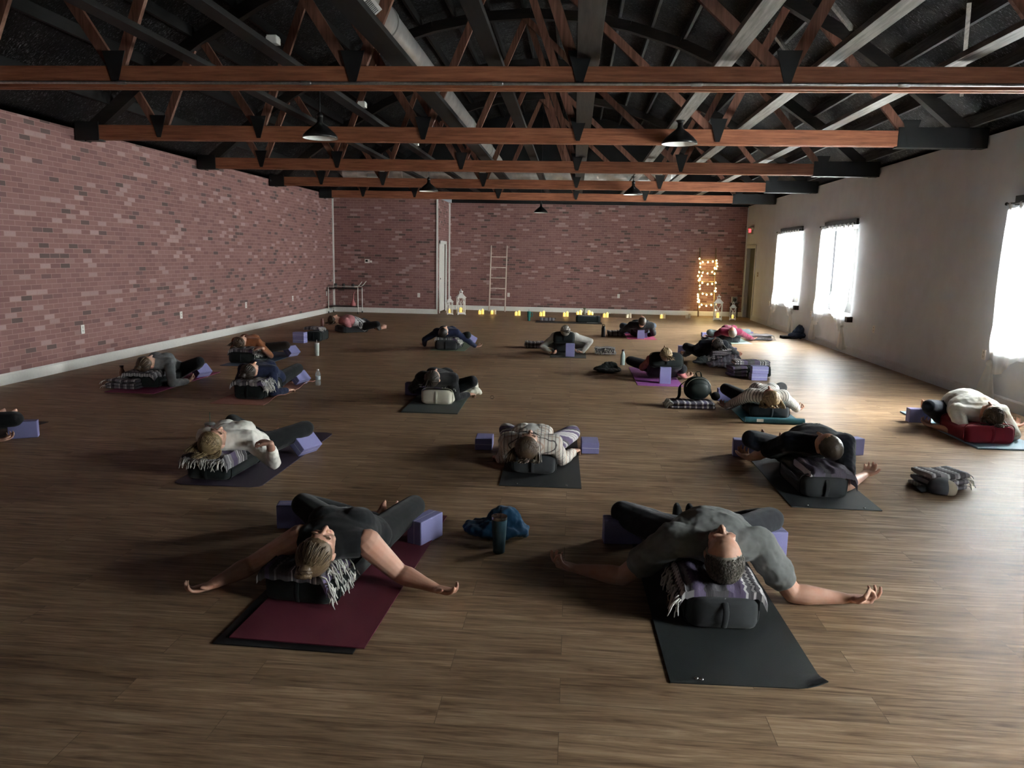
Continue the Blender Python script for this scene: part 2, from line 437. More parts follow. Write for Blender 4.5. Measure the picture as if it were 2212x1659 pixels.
# black upper ends under the bowed roof
def gable(y, x0, x1, name, z0):
    g = M(); n = 24
    vs = []; 
    for i in range(n+1):
        x = x0+(x1-x0)*i/n; vs += [(x, y, z0), (x, y, max(arch(x), WT)+.1), (x, y+.1, z0), (x, y+.1, max(arch(x), WT)+.1)]
    fs = []
    for i in range(n):
        a = i*4; b = a+4; fs += [(a,b,b+1,a+1),(a+2,a+3,b+3,b+2),(a,a+2,b+2,b),(a+1,b+1,b+3,a+3)]
    g.add(vs, fs); struct(g.build(name, black_paint))
gable(YB+.05, XL-.1, XR+.1, 'wall_back_upper', 3.28)
gable(YR-.1, XL-.1, XR+.1, 'wall_rear_upper', 3.28)
m = M(); m.box(((XL+XR)/2, YR-.1, 1.64), (XR-XL+.2, .2, 3.28)); struct(m.build('wall_rear', taupe))
m = M(); m.box((XL+1.5, YB+.05, 1.7), (3.2, .1, 3.4)); m.box((XL-.1, (YJ+YB)/2+.1, 1.7), (.2, YB-YJ, 3.4)); struct(m.build('wall_store_room', taupe))
# right wall with window and door openings
D2A, D2B, D2H = 22.75, 23.85, 2.06
m = M(); cuts = sorted([(a, b, WZ0, WZ1) for a, b in WINDOWS] + [(D2A, D2B, 0, D2H)])
y = YR-.1
for a, b, z0, z1 in cuts:
    m.box((XR+.1, (y+a)/2, WT/2), (.2, a-y, WT))
    if z0 > 0: m.box((XR+.1, (a+b)/2, z0/2), (.2, b-a, z0))
    m.box((XR+.1, (a+b)/2, (z1+WT)/2), (.2, b-a, WT-z1)); y = b
m.box((XR+.1, (y+YB+.2)/2, WT/2), (.2, YB+.2-y, WT)); struct(m.build('wall_right', taupe))
# baseboards
BBH, BBT = .14, .018
def board(name, a, b, nrm, mat, h=BBH):
    a, b, nrm = Vector(a), Vector(b), Vector(nrm); d = (b-a).normalized(); g = M()
    prof = [(0,0),(BBT,0),(BBT,h-.02),(BBT*.4,h),(0,h)]
    vs = [a+nrm*p+Vector((0,0,q)) for p,q in prof]+[b+nrm*p+Vector((0,0,q)) for p,q in prof]
    n = len(prof); g.add(vs, [(i,(i+1)%n,n+(i+1)%n,n+i) for i in range(n)]+[tuple(range(n)), tuple(range(2*n-1,n-1,-1))])
    struct(g.build(name, mat))
board('baseboard_left', (XL,YR,0), (XL,YJ,0), (1,0,0), white_trim)
board('baseboard_back_left', (XL,YJ,0), (XJ+BBT,YJ,0), (0,-1,0), white_trim)
board('baseboard_back', (XJ,YB,0), (XR,YB,0), (0,-1,0), white_trim)
taupe_trim = plain('taupe_trim_paint', (.58,.61,.65), .5, var=.05)
board('baseboard_right', (XR,YR,0), (XR,D2A-.09,0), (-1,0,0), taupe_trim)
# white corner strips
for i, (x, y) in enumerate([(XL+.015, YJ-.015), (XJ+.0, YJ-.0), (XJ+.02, YB-.02)]):
    g = M(); g.box((x, y, (BBH+3.26)/2), (.045, .045, 3.26-BBH)); struct(g.build('trim_%d' % (i+1), white_trim))
g = M(); g.box((XR-.012, YB-.012, (BBH+3.26)/2), (.024, .024, 3.26-BBH)); struct(g.build('trim_4', taupe_trim))
# doors
d = thing('door_1', 'white panelled door in the short brick return wall', 'door', (XJ, (D1A+D1B)/2, 0)); d['kind'] = 'structure'
w = D1B-D1A; g = M(); g.box((-.06,0,D1H/2), (.045,w-.16,D1H-.06))
for z0, z1 in ((.2,.9),(1.05,1.95)):
    for s in (-1,1): g.box((-.034, s*(w-.16)*.24, (z0+z1)/2), (.012,(w-.16)*.36,z1-z0), bev=.004)
g.build('door_panel', white_trim, d)
g = M()
for s in (-1,1): g.box((.005, s*(w/2-.04), D1H/2), (.03,.09,D1H))
g.box((.005,0,D1H-.045), (.03,w+.01,.09)); g.build('door_frame', white_trim, d)
g = M(); g.ell((-.0,-.48,1.0),(.03,.03,.03)); g.tube([(-.04,-.48,1.0),(0,-.48,1.0)],[.012,.012]); g.build('door_knob', plain('dark_bronze',(.05,.04,.03),.35,metal=.8), d, smooth=True)
d = thing('door_2', 'dark grey door in the corner under the exit sign', 'door', (XR, (D2A+D2B)/2, 0)); d['kind'] = 'structure'
w = D2B-D2A; gdoor = plain('grey_door_paint', (.075,.078,.075), .45)
g = M(); g.box((.12,0,D2H/2), (.05,w-.002,D2H-.004)); g.box((.19,0,D2H/2), (.02,w+.3,D2H+.2)); g.build('door_panel', gdoor, d)  # second box is an unseen backing added against daylight leaks
g = M()
for s in (-1,1): g.box((-.008, s*(w/2+.03), D2H/2), (.03,.09,D2H)); 
g.box((-.008,0,D2H+.045), (.03,w+.15,.09)); g.build('door_frame', taupe_trim, d)
g = M(); g.tube([(.12,-.42,1.0),(.08,-.42,1.0),(.08,-.32,1.0)],[.012]*3); g.build('door_handle', plain('brushed_steel',(.5,.5,.5),.35,metal=.9), d, smooth=True)

# ------------------------------------------------------------------ windows, curtains
sheer = curtain_mat(); gather = curtain_mat('gathered_white_curtain', .9, .97); dark_wood = wood_mat('dark_sill_wood', (.035,.02,.016), (.07,.04,.03)); glass = pane_mat()
frame_white = plain('white_vinyl', (.55,.56,.56), .4, var=.03); rod_m = plain('dark_curtain_rod', (.03,.028,.026), .4, metal=.6)
dark_fab = plain('dark_blind_header', (.035,.033,.032), .7)
WLAB = ['far corner next to the exit door', 'middle of the right wall above the navy bag', 'right edge nearest the person in the white shirt', 'added unseen beyond the right edge of the view']
for i, (a, b) in enumerate(WINDOWS):
    w = b-a; yc = (a+b)/2; hz = WZ1-WZ0
    r = thing('window_%d' % (i+1), 'bright window in the right wall, ' + WLAB[i], 'window', (XR, yc, WZ0)); r['kind'] = 'structure'
    g = M()
    for s in (-1,1): g.box((.13, s*(w/2-.025), hz/2), (.06,.05,hz))
    for z in (.025, hz-.025): g.box((.13,0,z), (.06,w-.1,.05))
    g.build('window_frame', frame_white, r)
    g = M(); g.box((.135,0,hz/2), (.004,w-.1,hz-.1)); g.build('pane', glass, r)
    g = M(); g.box((.02,-.05,-.03), (.18,w+.10,.09), bev=.006); g.build('window_sill', taupe_trim, r)
    g = M(); g.box((-.03,-w/2-.07,-.03), (.14,.12,.10), bev=.004); g.build('sill_end', dark_wood, r)
    g = M(); g.box((-.02,0,hz+.06), (.05,w+.02,.11)); g.build('blind_header', dark_fab, r)
CLAB = ['sheer white tied curtains on the far window beside the exit door', 'sheer white tied curtains on the middle window above the navy bag', 'sheer white tied curtains at the right edge beside the person in white', 'sheer white tied curtains on the added unseen window beyond the right edge']
for i, (a, b) in enumerate(WINDOWS):
    yc = (a+b)/2; hw = (b-a)/2+.02; x0 = XR-.10
    r = thing('curtain', CLAB[i], 'curtain', (x0, yc, 0), group='sheer white curtains on the right wall')
    g = M(); g.tube([(0,-hw-.05,2.405),(0,hw+.05,2.405)], [.009,.009]); g.ell((0,-hw-.06,2.405),.02); g.ell((0,hw+.06,2.405),.02)
    for s in (-1,1): g.box((.05, s*(hw+.02), 2.405), (.1,.012,.012))
    g.build('curtain_rod', rod_m, r, smooth=True)
    rr = random.Random(i)
    for s in (-1, 1):                       # s=+1: panel at the far side, tied at its outer edge
        g = M(); ph = rr.random()*6
        def fn(u, v, s=s, ph=ph):
            # u 0 inner edge .. 1 outer edge, v 0 top .. 1 hem
            zb = .80 - .40*math.sin(min(1, u*1.25)*PI*.55) + (.10 if u > .8 else 0)*(u-.8)*5
            z = 2.35 + (zb-2.35)*v
            k = max(0, (v-.72)/.28); k = k*k*(3-2*k)
            yy = (.015+u*(hw-.015)); yk = hw-.06
            yy = yy + (yk-yy)*k*.55*(u**.6)
            bow = .05*math.sin(PI*min(v*1.1,1))*u
            pl = math.sin(u*38+ph)*.014*(1-.35*k) + math.sin(u*17+ph*2)*.012
            return (pl-.02*k-.025*math.sin(k*PI), s*(yy+bow), z)
        g.sheet(fn, 90, 40)
        g.build('curtain_panel', sheer, r, smooth=True)
        g = M(); kz = .52
        g.ell((-.03, s*(hw-.05), kz), (.04,.05,.045))
        def tf(u, v, s=s):
            th = 2*PI*u; ww = .045+.13*v**.8; 
            return (-.03+(.02+.03*v)*math.sin(th)+.012*math.sin(th*5)*v, s*(hw-.05+.05*v)+ww*math.cos(th)*(1+.12*math.sin(th*7)*v), kz-.02-(.40+.02*math.sin(th*2))*v)
        g.sheet(tf, 40, 12); g.build('tied_tail', gather, r, smooth=True)
    for k in range(9):
        yy = -hw+.03+(2*hw-.06)*k/8; g = M()
        g.sheet(lambda u, v, yy=yy: (math.sin(v*2*PI)*.012, yy+(u-.5)*.055*(1-.35*math.sin(v*PI)), 2.33+.09*math.sin(v*PI)), 3, 12)
        g.build('tab_loop', plain('curtain_tab_white',(.62,.62,.60),.8,var=.05), r, smooth=True)

# ------------------------------------------------------------------ trusses, beams, purlins
red_wood = wood_mat('reddish_fir', (.15,.050,.024), (.38,.145,.075)); web_wood = wood_mat('reddish_fir_web', (.085,.035,.022), (.27,.125,.085), axis=2)
black_steel = plain('black_steel', (.006,.0065,.007), .5, .4)
TRUSS_Y = [7.26, 10.56, 14.05, 17.41, 20.87]; CB, CT = 3.16, 3.35
TL = ['nearest roof truss carrying the metal conduit', 'second roof truss from the front, behind the two nearest lamps', 'third roof truss from the front, in the middle of the row', 'fourth roof truss, just in front of the cross duct', 'farthest roof truss, closest to the back brick wall']
def webs():
    out = []
    for x, sl in [(-5.7,-.5),(-5.7,.40),(-4.3,.37),(-4.3,-.6),(-2.05,-.62),(-2.05,.42),(1.8,-1.08),(1.8,.46),(4.2,-.8),(.0,-.36)]:
        lo, hi = CT-.05, 7.0
        for _ in range(40):
            md = (lo+hi)/2
            if md < arch(x+sl*(md-CB))-.22: lo = md
            else: hi = md
        xt = x+sl*(lo-CB)
        if lo > CT+.25: out.append(((x, CB+.1), (xt, lo)))
    return out
WB = webs()
for i, y in enumerate(TRUSS_Y):
    r = thing('roof_truss', TL[i], 'truss', (0, y, CB), group='wooden roof trusses')
    g = M()
    for s in (-1,1): g.box(((XL+.3+XR-1.0)/2, s*.045, (CT-CB)/2), (XR-1.0-XL-.3, .05, CT-CB), bev=.004)
    g.build('bottom_chord', red_wood, r)
    for s in (-1,1):
        x0 = XL+.02 if s < 0 else XR-1.12; x1 = XL+.55 if s < 0 else XR-.02
        if s < 0: x1 = XL+.36
        g = M(); g.box(((x0+x1)/2, 0, (CT-CB)/2+.012), (x1-x0, .16, CT-CB+.06), bev=.004); g.build('steel_end_plate', black_steel, r)
    g = M(); N = 14
    for k in range(N):
        xa = XL+.1+(XR-XL-.2)*k/N; xb = XL+.1+(XR-XL-.2)*(k+1)/N
        g.bar((xa,0,arch(xa)-CB-.20), (xb,0,arch(xb)-CB-.20), .12, .16)
    g.build('top_chord', wood_mat('dark_top_chord', (.006,.005,.0045), (.018,.014,.012)), r)
    for k, ((xa,za),(xb,zb)) in enumerate(WB):
        g = M(); off = .03 if k % 2 else -.03
        g.bar((xa,off,za-CB), (xb,off,zb-CB), .10, .05, up=(0,1,0)); g.build('web_member', web_wood, r)
    for x in sorted(set(round(a[0],2) for a, b in WB)):
        g = M()
        for s in (-1,): g.add([(x-.11,s*.075,.32),(x+.11,s*.075,.32),(x+.025,s*.075,.03),(x-.025,s*.075,.03),(x-.11,s*.082,.32),(x+.11,s*.082,.32),(x+.025,s*.082,.03),(x-.025,s*.082,.03)],
              [(0,1,2,3),(4,7,6,5),(0,4,5,1),(1,5,6,2),(2,6,7,3),(3,7,4,0)])
        g.build('gusset_plate', black_steel, r)
g = M(); y = TRUSS_Y[0]-.10
g.tube([(XL+.3,0,0),(XR-.1,0,0)], [.014,.014], n=10); 
for k in range(7): g.tube([(XL+.9+k*1.75,0,0),(XL+.98+k*1.75,0,0)], [.019,.019], n=10)
tag(g.build('conduit_pipe', plain('galvanised',(.42,.43,.44),.35,metal=.85,var=.2), smooth=True, loc=(0,y,CB+.035)), 'thin metal conduit along the face of the nearest truss', 'pipe')
grey_wood = wood_mat('weathered_beam', (.09,.083,.075), (.26,.245,.225), axis=1); dk_wood = wood_mat('shaded_side_beam', (.0022,.0022,.0022), (.009,.008,.0075), axis=1); mid_wood = wood_mat('grey_brown_beam', (.018,.015,.013), (.045,.039,.033), axis=1)  # window light is in these tones: right planks pale, left ones dark
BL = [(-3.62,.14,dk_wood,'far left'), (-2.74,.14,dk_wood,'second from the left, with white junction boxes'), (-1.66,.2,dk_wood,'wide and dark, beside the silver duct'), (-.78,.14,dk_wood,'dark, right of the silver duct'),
      (.07,.2,mid_wood,'wide grey-brown one over the middle of the floor'), (1.29,.16,grey_wood,'window-lit grey, first right of the middle'), (2.2,.16,grey_wood,'window-lit grey, second right of the middle'), (3.3,.16,grey_wood,'window-lit grey, nearest the window wall')]
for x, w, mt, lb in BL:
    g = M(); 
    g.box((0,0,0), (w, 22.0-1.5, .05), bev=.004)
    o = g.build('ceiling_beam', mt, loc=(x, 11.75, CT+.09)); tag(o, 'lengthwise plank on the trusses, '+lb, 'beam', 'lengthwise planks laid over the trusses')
for k, yy in enumerate([7.0, 8.6, 9.9, 13.2]):
    g = M(); g.box((0,0,0),(.1,.1,.06),bev=.008); g.box((0,0,.035),(.085,.085,.012))
    tag(g.build('junction_box', white_trim, loc=(-2.74+.03, yy, CT+.145+.02)), 'small white box on the dark plank, number %s from the camera' % ['one','two','three','four'][k], 'junction box', 'white junction boxes on the left plank')
px = [.65,1.2,1.75,2.35,2.95,3.5,4.0,4.5,4.93,.1,-.45,-1.0,-1.6,-2.2,-2.8,-3.4,-4.0,-4.6,-5.2,-5.8,-6.4]
ordn = ['first','second','third','fourth','fifth','sixth','seventh','eighth','ninth','tenth','eleventh','twelfth','thirteenth','fourteenth','fifteenth','sixteenth','seventeenth','eighteenth','nineteenth','twentieth','last']
pur_m = wood_mat('dusty_black_purlin', (.012,.0125,.013), (.11,.115,.12), axis=1)  # paler purlins on the window side: window light put into their colour
for k, x in enumerate(sorted(px, reverse=True)):
    g = M(); g.box((0,0,0), (.045, 21.5, .14))
    tag(g.build('roof_purlin', pur_m if x > 0 else dk_wood, loc=(x, 13.0, arch(x)-.055)), 'thin %s purlin under the black roof, %s from the window wall' % ('window-lit' if x > 0 else 'black', ordn[k]), 'purlin', 'thin purlins under the roof')
for k, (p, q) in enumerate([((1.9,9.0),(3.3,10.3)), ((3.75,8.3),(4.5,9.9)), ((2.6,11.6),(3.6,12.8)), ((1.2,6.3),(1.9,7.0))]):
    g = M(); za, zb = arch(p[0])-.2, arch(q[0])-.2
    g.bar((p[0],p[1],za), (q[0],q[1],zb), .04, .06)
    tag(g.build('roof_brace', grey_wood), 'short diagonal brace under the right roof slope, %s of four from the camera' % ['second','third','farthest','nearest'][k], 'brace', 'diagonal roof braces')

# ------------------------------------------------------------------ ducts and lamps
galv = None
def duct_mat():
    t = NT('spiral_galvanised_duct'); xyz = t.sep(t.obj())
    f = t.math('FRACT', t.math('MULTIPLY', xyz[1], 9.0)); n = t.noise(t.obj(), 5, 3)
    t.base(t.ramp(n, [(.3,(.42,.42,.41)),(.7,(.66,.65,.62))])); t.rough(.30,.6,.55)
    t.bump(t.math('GREATER_THAN', f, .12), .5, .01); return t.m
dm = duct_mat(); reg_m = plain('white_register', (.72,.72,.70), .4, var=.03); reg_d = plain('register_slots', (.18,.18,.17), .5)
DX, DZ = -1.98, 3.95
r = thing('air_duct', 'long round silver duct running down the room left of centre', 'duct', (DX, 12.6, DZ))
g = M(); g.tube([(0,-7.5,0),(0,6.8,0)], [.165,.165], n=28, cap=1); g.build('duct_tube', dm, r, sharp=40)
for yy in (-4.6,-1.6,1.4,4.4):
    g = M(); g.tube([(0,yy-.03,0),(0,yy+.03,0)], [.178,.178], n=28, cap=0); g.build('duct_band', dm, r, sharp=40)
for yy in (-5.55,-2.05,1.6,5.2):
    a = math.radians(38); R = Matrix.Rotation(-a, 3, 'Y'); nrm = R @ Vector((0,0,-1))
    g = M(); g.box(nrm*.185, (.17,.42,.02), R, bev=.004); f = g.build('vent_register', reg_m, r)
    g = M()
    for k in range(9): g.box(nrm*.197+Vector((0,-.15+k*.0375,0)), (.11,.014,.006), R)
    g.build('vent_slots', reg_d, f)
    for ch in (f,): ch.location = (0,yy,0)
r = thing('air_duct', 'round silver cross duct running left to right near the back wall', 'duct', (-1.8, 19.75, 3.73), rz=PI/2)
g = M(); g.tube([(0,-4.1,0),(0,4.1,0)], [.165,.165], n=28, cap=1); g.build('duct_tube', dm, r, sharp=40)
for yy in (-2.6,.1,2.6):
    g = M(); g.tube([(0,yy-.03,0),(0,yy+.03,0)], [.178,.178], n=28, cap=0); g.build('duct_band', dm, r, sharp=40)
for yy in (-3.3,3.2):
    g = M(); g.box((-.16,yy,-.09), (.02,.5,.15), Matrix.Rotation(.5,3,'Y'), bev=.004); g.build('vent_register', reg_m, r)
g = M(); g.tube([(0,0,0),(.06,-.05,-.12),(.1,-.12,-.2)],[.07,.07,.08],n=16); g.build('duct_elbow', reg_m, r, smooth=True, loc=(0,-4.15,0))
shade_out = plain('black_enamel', (.012,.012,.012), .35); shade_in = plain('white_enamel', (.8,.8,.78), .4, var=.02); bulb_m = plain('frosted_bulb', (.8,.8,.78), .25, var=.02)
def make_lamp(label):
    r = thing('pendant_lamp', label, 'lamp', group='black barn pendant lamps')
    g = M(); prof = [(.03,.25),(.032,.19),(.05,.165),(.10,.125),(.16,.075),(.20,.03),(.207,.0)]
    g.lathe(prof+[(.203,.0)], n=32, caps=(1,0)); g.build('lamp_shade', shade_out, r, smooth=True)
    g = M(); g.lathe([(.203,.002),(.196,.028),(.156,.07),(.096,.118),(.045,.155),(.002,.17)], n=32, caps=(0,0)); g.build('shade_lining', shade_in, r, smooth=True)
    g = M(); g.lathe([(.022,.15),(.024,.11),(.034,.075),(.034,.055),(.02,.035),(.001,.028)], n=16); g.build('bulb', bulb_m, r, smooth=True)
    g = M(); g.tube([(0,0,.24),(0,0,.99)],[.007,.007]); g.lathe([(.05,.98),(.05,1.0),(.012,1.0)], n=16); g.lathe([(.034,.24),(.034,.27),(.012,.29)], n=16); g.build('stem', shade_out, r, smooth=True)
    return r
LP = [((-2.75,8.36,2.885),.9,'black barn pendant lamp on the left, nearest pair'),((1.285,10.25,3.125),1.09,'black barn pendant lamp on the right, nearest pair'),((-2.75,14.6,2.85),.86,'black barn pendant lamp on the left, far pair'),((1.215,17.05,3.035),1.0,'black barn pendant lamp on the right, far pair'),((-1.01,23.0,2.96),1,'single small barn pendant lamp in front of the back brick wall')]
L0 = None
for p, k, lb in LP:
    if L0 is None: L0 = o = make_lamp(lb); o.location = p
    else: o = dup(L0, p, 0, lb)
    top = (CT+.064) if p[1] < 22 else arch(p[0])     # hung from the planks; the last one from the roof
    o.scale = (k, k, k); L = (top-p[2])/k
    for ch in o.children:
        if ch.name.startswith('stem'):
            g = M(); g.tube([(0,0,.24),(0,0,L)],[.008,.008]); g.lathe([(.036,.235),(.036,.27),(.012,.30)], n=16); g.lathe([(.012,L-.03),(.05,L-.012),(.05,L)], n=16)
            ch.data = g.mesh('stem', True); ch.data.materials.append(shade_out)

# ------------------------------------------------------------------ wall fittings
plate_m = plain('white_plate', (.78,.77,.73), .35, var=.02); hole_m = plain('dark_slots', (.04,.04,.04), .6)
def make_outlet(label):
    r = thing('wall_outlet', label, 'outlet', group='white wall outlets')
    g = M(); g.box((0,-.004,0),(.078,.009,.125),bev=.003); g.build('cover_plate', plate_m, r)
    g = M()
    for z in (-.026,.026):
        for x in (-.009,.009): g.box((x,-.010,z+.006),(.004,.003,.012))
        g.box((0,-.010,z-.012),(.008,.003,.006))
    g.build('sockets', hole_m, r); return r
OL = [((XL,10.37,.54),PI/2,'white outlet on the left brick wall, nearest the camera'),((XL,13.15,.54),PI/2,'white outlet on the left brick wall, second from the camera'),((XL,15.89,.55),PI/2,'white outlet on the left brick wall, third from the camera'),((XL,18.65,.55),PI/2,'white outlet on the left brick wall, fourth from the camera'),((XL,21.3,.55),PI/2,'white outlet on the left brick wall beside the cart'),
 ((-4.42,YJ,.53),0,'white outlet on the back left brick wall near the corner strip'),((-2.0,YB,.5),0,'white outlet at the right foot of the bare ladder'),((1.41,YB,.54),0,'white outlet alone on the back brick wall above the candles'),
 ((XR,13.62,.57),-PI/2,'outlet on the grey wall right of the middle window'),((XR,10.02,.58),-PI/2,'outlet on the grey wall left of the nearest window'),((XR,17.18,.58),-PI/2,'outlet on the grey wall between the two far windows'),((XR,20.8,.6),-PI/2,'outlet on the grey wall left of the far window')]
o0 = make_outlet(OL[0][2]); o0.location = OL[0][0]; o0.rotation_euler = (0,0,OL[0][1])
for p, rz, lb in OL[1:]: dup(o0, p, rz, lb)
r = thing('light_switch', 'brown switch plate beside the grey exit door', 'switch', (XR,22.32,1.32), -PI/2)
g = M(); g.box((0,-.004,0),(.12,.009,.125),bev=.003); g.build('cover_plate', plain('tan_plate',(.25,.2,.16),.4), r)
g = M()
for x in (-.025,.025): g.box((x,-.012,0),(.012,.012,.026),bev=.003)
g.build('toggle', plate_m, r)
r = thing('thermostat', 'white thermostat with a dark screen on the back left brick wall', 'thermostat', (-5.92,YJ,1.47))
g = M(); g.box((0,-.012,0),(.14,.024,.11),bev=.008); g.build('housing', plate_m, r)
g = M(); g.box((-.012,-.026,.008),(.07,.004,.055)); g.build('screen', plain('dark_screen',(.01,.012,.012),.2), r)
g = M(); g.box((.11,-.01,-.01),(.06,.02,.06),bev=.005); g.build('sensor', plate_m, r)
r = thing('exit_sign', 'red lit exit sign over the dark corner door', 'sign', (XR,23.4,2.56), -PI/2)
g = M(); g.box((0,-.03,0),(.32,.06,.2),bev=.006); g.build('housing', plain('exit_housing',(.5,.48,.46),.4), r)
tm = text_mesh('EXIT', .15, .003); tm.transform(Matrix.Rotation(PI/2,4,'X'))
place('letters', tm, plain('red_glow',(.6,.02,.02),.4,emit=(1,.03,.04),es=1.1), r, loc=(0,-.064,0))
g = M()
for s in (-1,1): g.ell((s*.2,-.05,.07),(.045,.05,.045))
g.build('emergency_lamp', plate_m, r, smooth=True)

# ------------------------------------------------------------------ people
EX, EY, EZ = Vector((1,0,0)), Vector((0,1,0)), Vector((0,0,1))
LOG = []
def hand(m, w, d, n, side, k=1.0, curl=(.5,.6,.5), mudra=False, n_t=8):
    """w wrist, d finger direction, n palm normal, side = +1 if the thumb lies on cross(d,n)"""
    d = d.normalized(); n = (n-d*n.dot(d)).normalized(); t = d.cross(n)*side
    c = lambda a, b, h=0: w + d*(a*k) + t*(b*k) + n*(h*k)
    m.tube([c(-.01,0), c(.03,0), c(.065,0), c(.088,0)], [(.026*k,.018*k),(.034*k,.017*k),(.040*k,.014*k),(.038*k,.011*k)], n=12, up=n, cap=2)
    m.ell(c(.03,.026,.006), (.022*k,.03*k,.016*k), (t, d, n))
    tip = None
    for i, (off, L, r) in enumerate([(.030,.072,.0088),(.010,.080,.0090),(-.011,.074,.0086),(-.030,.058,.0078)]):
        p = c(.085-.006*abs(i-1), off); pts = [p]; a = 0
        cs = [x*(1+.12*i) for x in curl]
        if mudra and i == 0: cs = [.95,1.05,.5]
        sp = t*((.010-.0065*i)*2.2)
        for j, q in enumerate((.45,.30,.25)):
            a += cs[j]
            dv = (d*math.cos(a)+n*math.sin(a)+sp).normalized(); p = p+dv*(L*q*k); pts.append(p)
        m.tube(pts, [r*k, r*.98*k, r*.92*k, r*.78*k], n=n_t, up=t, cap=3)
        if i == 0: tip = pts[-1]
    b = c(.022,.030,.004)
    if mudra: end = tip + d*(-.004); mid = (b+end)/2 + t*(.030*k) + n*.004
    else: mid = b + (d*.65+t*.65+n*.35).normalized()*(.042*k); end = mid + (d*.85+t*.25+n*.4).normalized()*(.032*k)
    m.tube([b, mid, end], [.0135*k, .0115*k, .0088*k], n=n_t, up=n, cap=3, sub=2)
def ik(a, b, l1, l2, pole):
    v = b-a; D = v.length
    if D > (l1+l2)*.985: s = D/((l1+l2)*.985); l1 *= s; l2 *= s
    x = (l1*l1-l2*l2+D*D)/(2*D); h = math.sqrt(max(l1*l1-x*x, 0)); v = v/D
    p = (pole - v*pole.dot(v)).normalized()
    return a + v*x + p*h
HAIR = {}
def head_shapes(m, c, B, k=1.0, fine=True, fem=True):
    r, f, u = B; P = lambda x, y, z: c + r*(x*k)+f*(y*k)+u*(z*k)
    def e(p, q, n=16): m.ell(P(*p), tuple(x*k for x in q), B, n, 10)
    e((0,-.012,.03),(.075,.094,.085),24); e((0,.022,-.028),(.062,.068,.088),20)
    e((0,.052,-.098),(.030,.030,.022)); e((0,.0,-.072),(.055,.055,.035))
    if not fine:
        m.tube([P(0,.085,.01),P(0,.108,-.03)],[.010*k,.013*k],n=8)
        for s in (-1,1): e((s*.076,-.012,-.012),(.010,.02,.030),8)
        return
    for s in (-1,1):
        e((s*.030,.080,.021),(.026,.010,.007)); e((s*.031,.074,.002),(.0145,.0135,.0105)); e((s*.038,.058,-.03),(.024,.026,.024))
        e((s*.0115,.098,-.033),(.0085,.010,.008)); e((s*.077,-.012,-.010),(.008,.018,.030)); e((s*.080,-.018,-.005),(.006,.016,.024))
    m.tube([P(0,.080,.020),P(0,.092,.0),P(0,.108,-.024),P(0,.110,-.031)],[.0075*k,.0085*k,.0105*k,.0105*k],n=10)
    m.tube([P(-.021,.078,-.062),P(0,.089,-.059),P(.021,.078,-.062)],[.004*k,.0062*k,.004*k],n=8,sub=3)
    m.tube([P(-.018,.078,-.069),P(0,.088,-.0705),P(.018,.078,-.069)],[.004*k,.0075*k,.004*k],n=8,sub=3)
def swept_hair(m, c, B, k, gather, n, rng, ext=None, rad=.0055, spread=.02):
    """locks from the hairline over the skull to a gathering point, optionally falling on to points ext"""
    r, f, u = B; ec = c+f*(-.012*k)+u*(.03*k); ER = (.0845*k,.1005*k,.0935*k)
    g = Vector(gather).normalized()
    for i in range(n):
        a = rng.uniform(-1.75, 1.75); up_ = rng.uniform(0, .75)
        # start direction: hairline arc over the forehead and temples, moved towards the gather point
        s0 = Vector((math.sin(a)*.95, math.cos(a)*.78, .62-.55*abs(a)/1.75 + .1*rng.random())).normalized()
        s0 = s0.lerp(g, up_*.8).normalized(); pts = []
        for j in range(7):
            t = j/6; q = s0.lerp(g, t); q.normalize(); q += Vector((rng.gauss(0,.01), rng.gauss(0,.01), rng.gauss(0,.01)))
            lift = 1.0 + .03*math.sin(t*PI) + rng.uniform(-.005,.012)
            pts.append(ec + r*(q.x*ER[0]*lift)+f*(q.y*ER[1]*lift)+u*(q.z*ER[2]*lift))
        rr = [rad*k*(.6 if j == 0 else 1) for j in range(7)]
        if ext:
            off = Vector((rng.gauss(0,spread), rng.gauss(0,spread), abs(rng.gauss(0,spread*.5))))
            for j, e in enumerate(ext):
                pts.append(Vector(e)+off*(1+.5*j)); rr.append(rad*k*(.9-.25*j))
        m.tube(pts, rr, n=4 if rad < .004 else 5, cap=1, up=r, sub=2 if ext else 0)

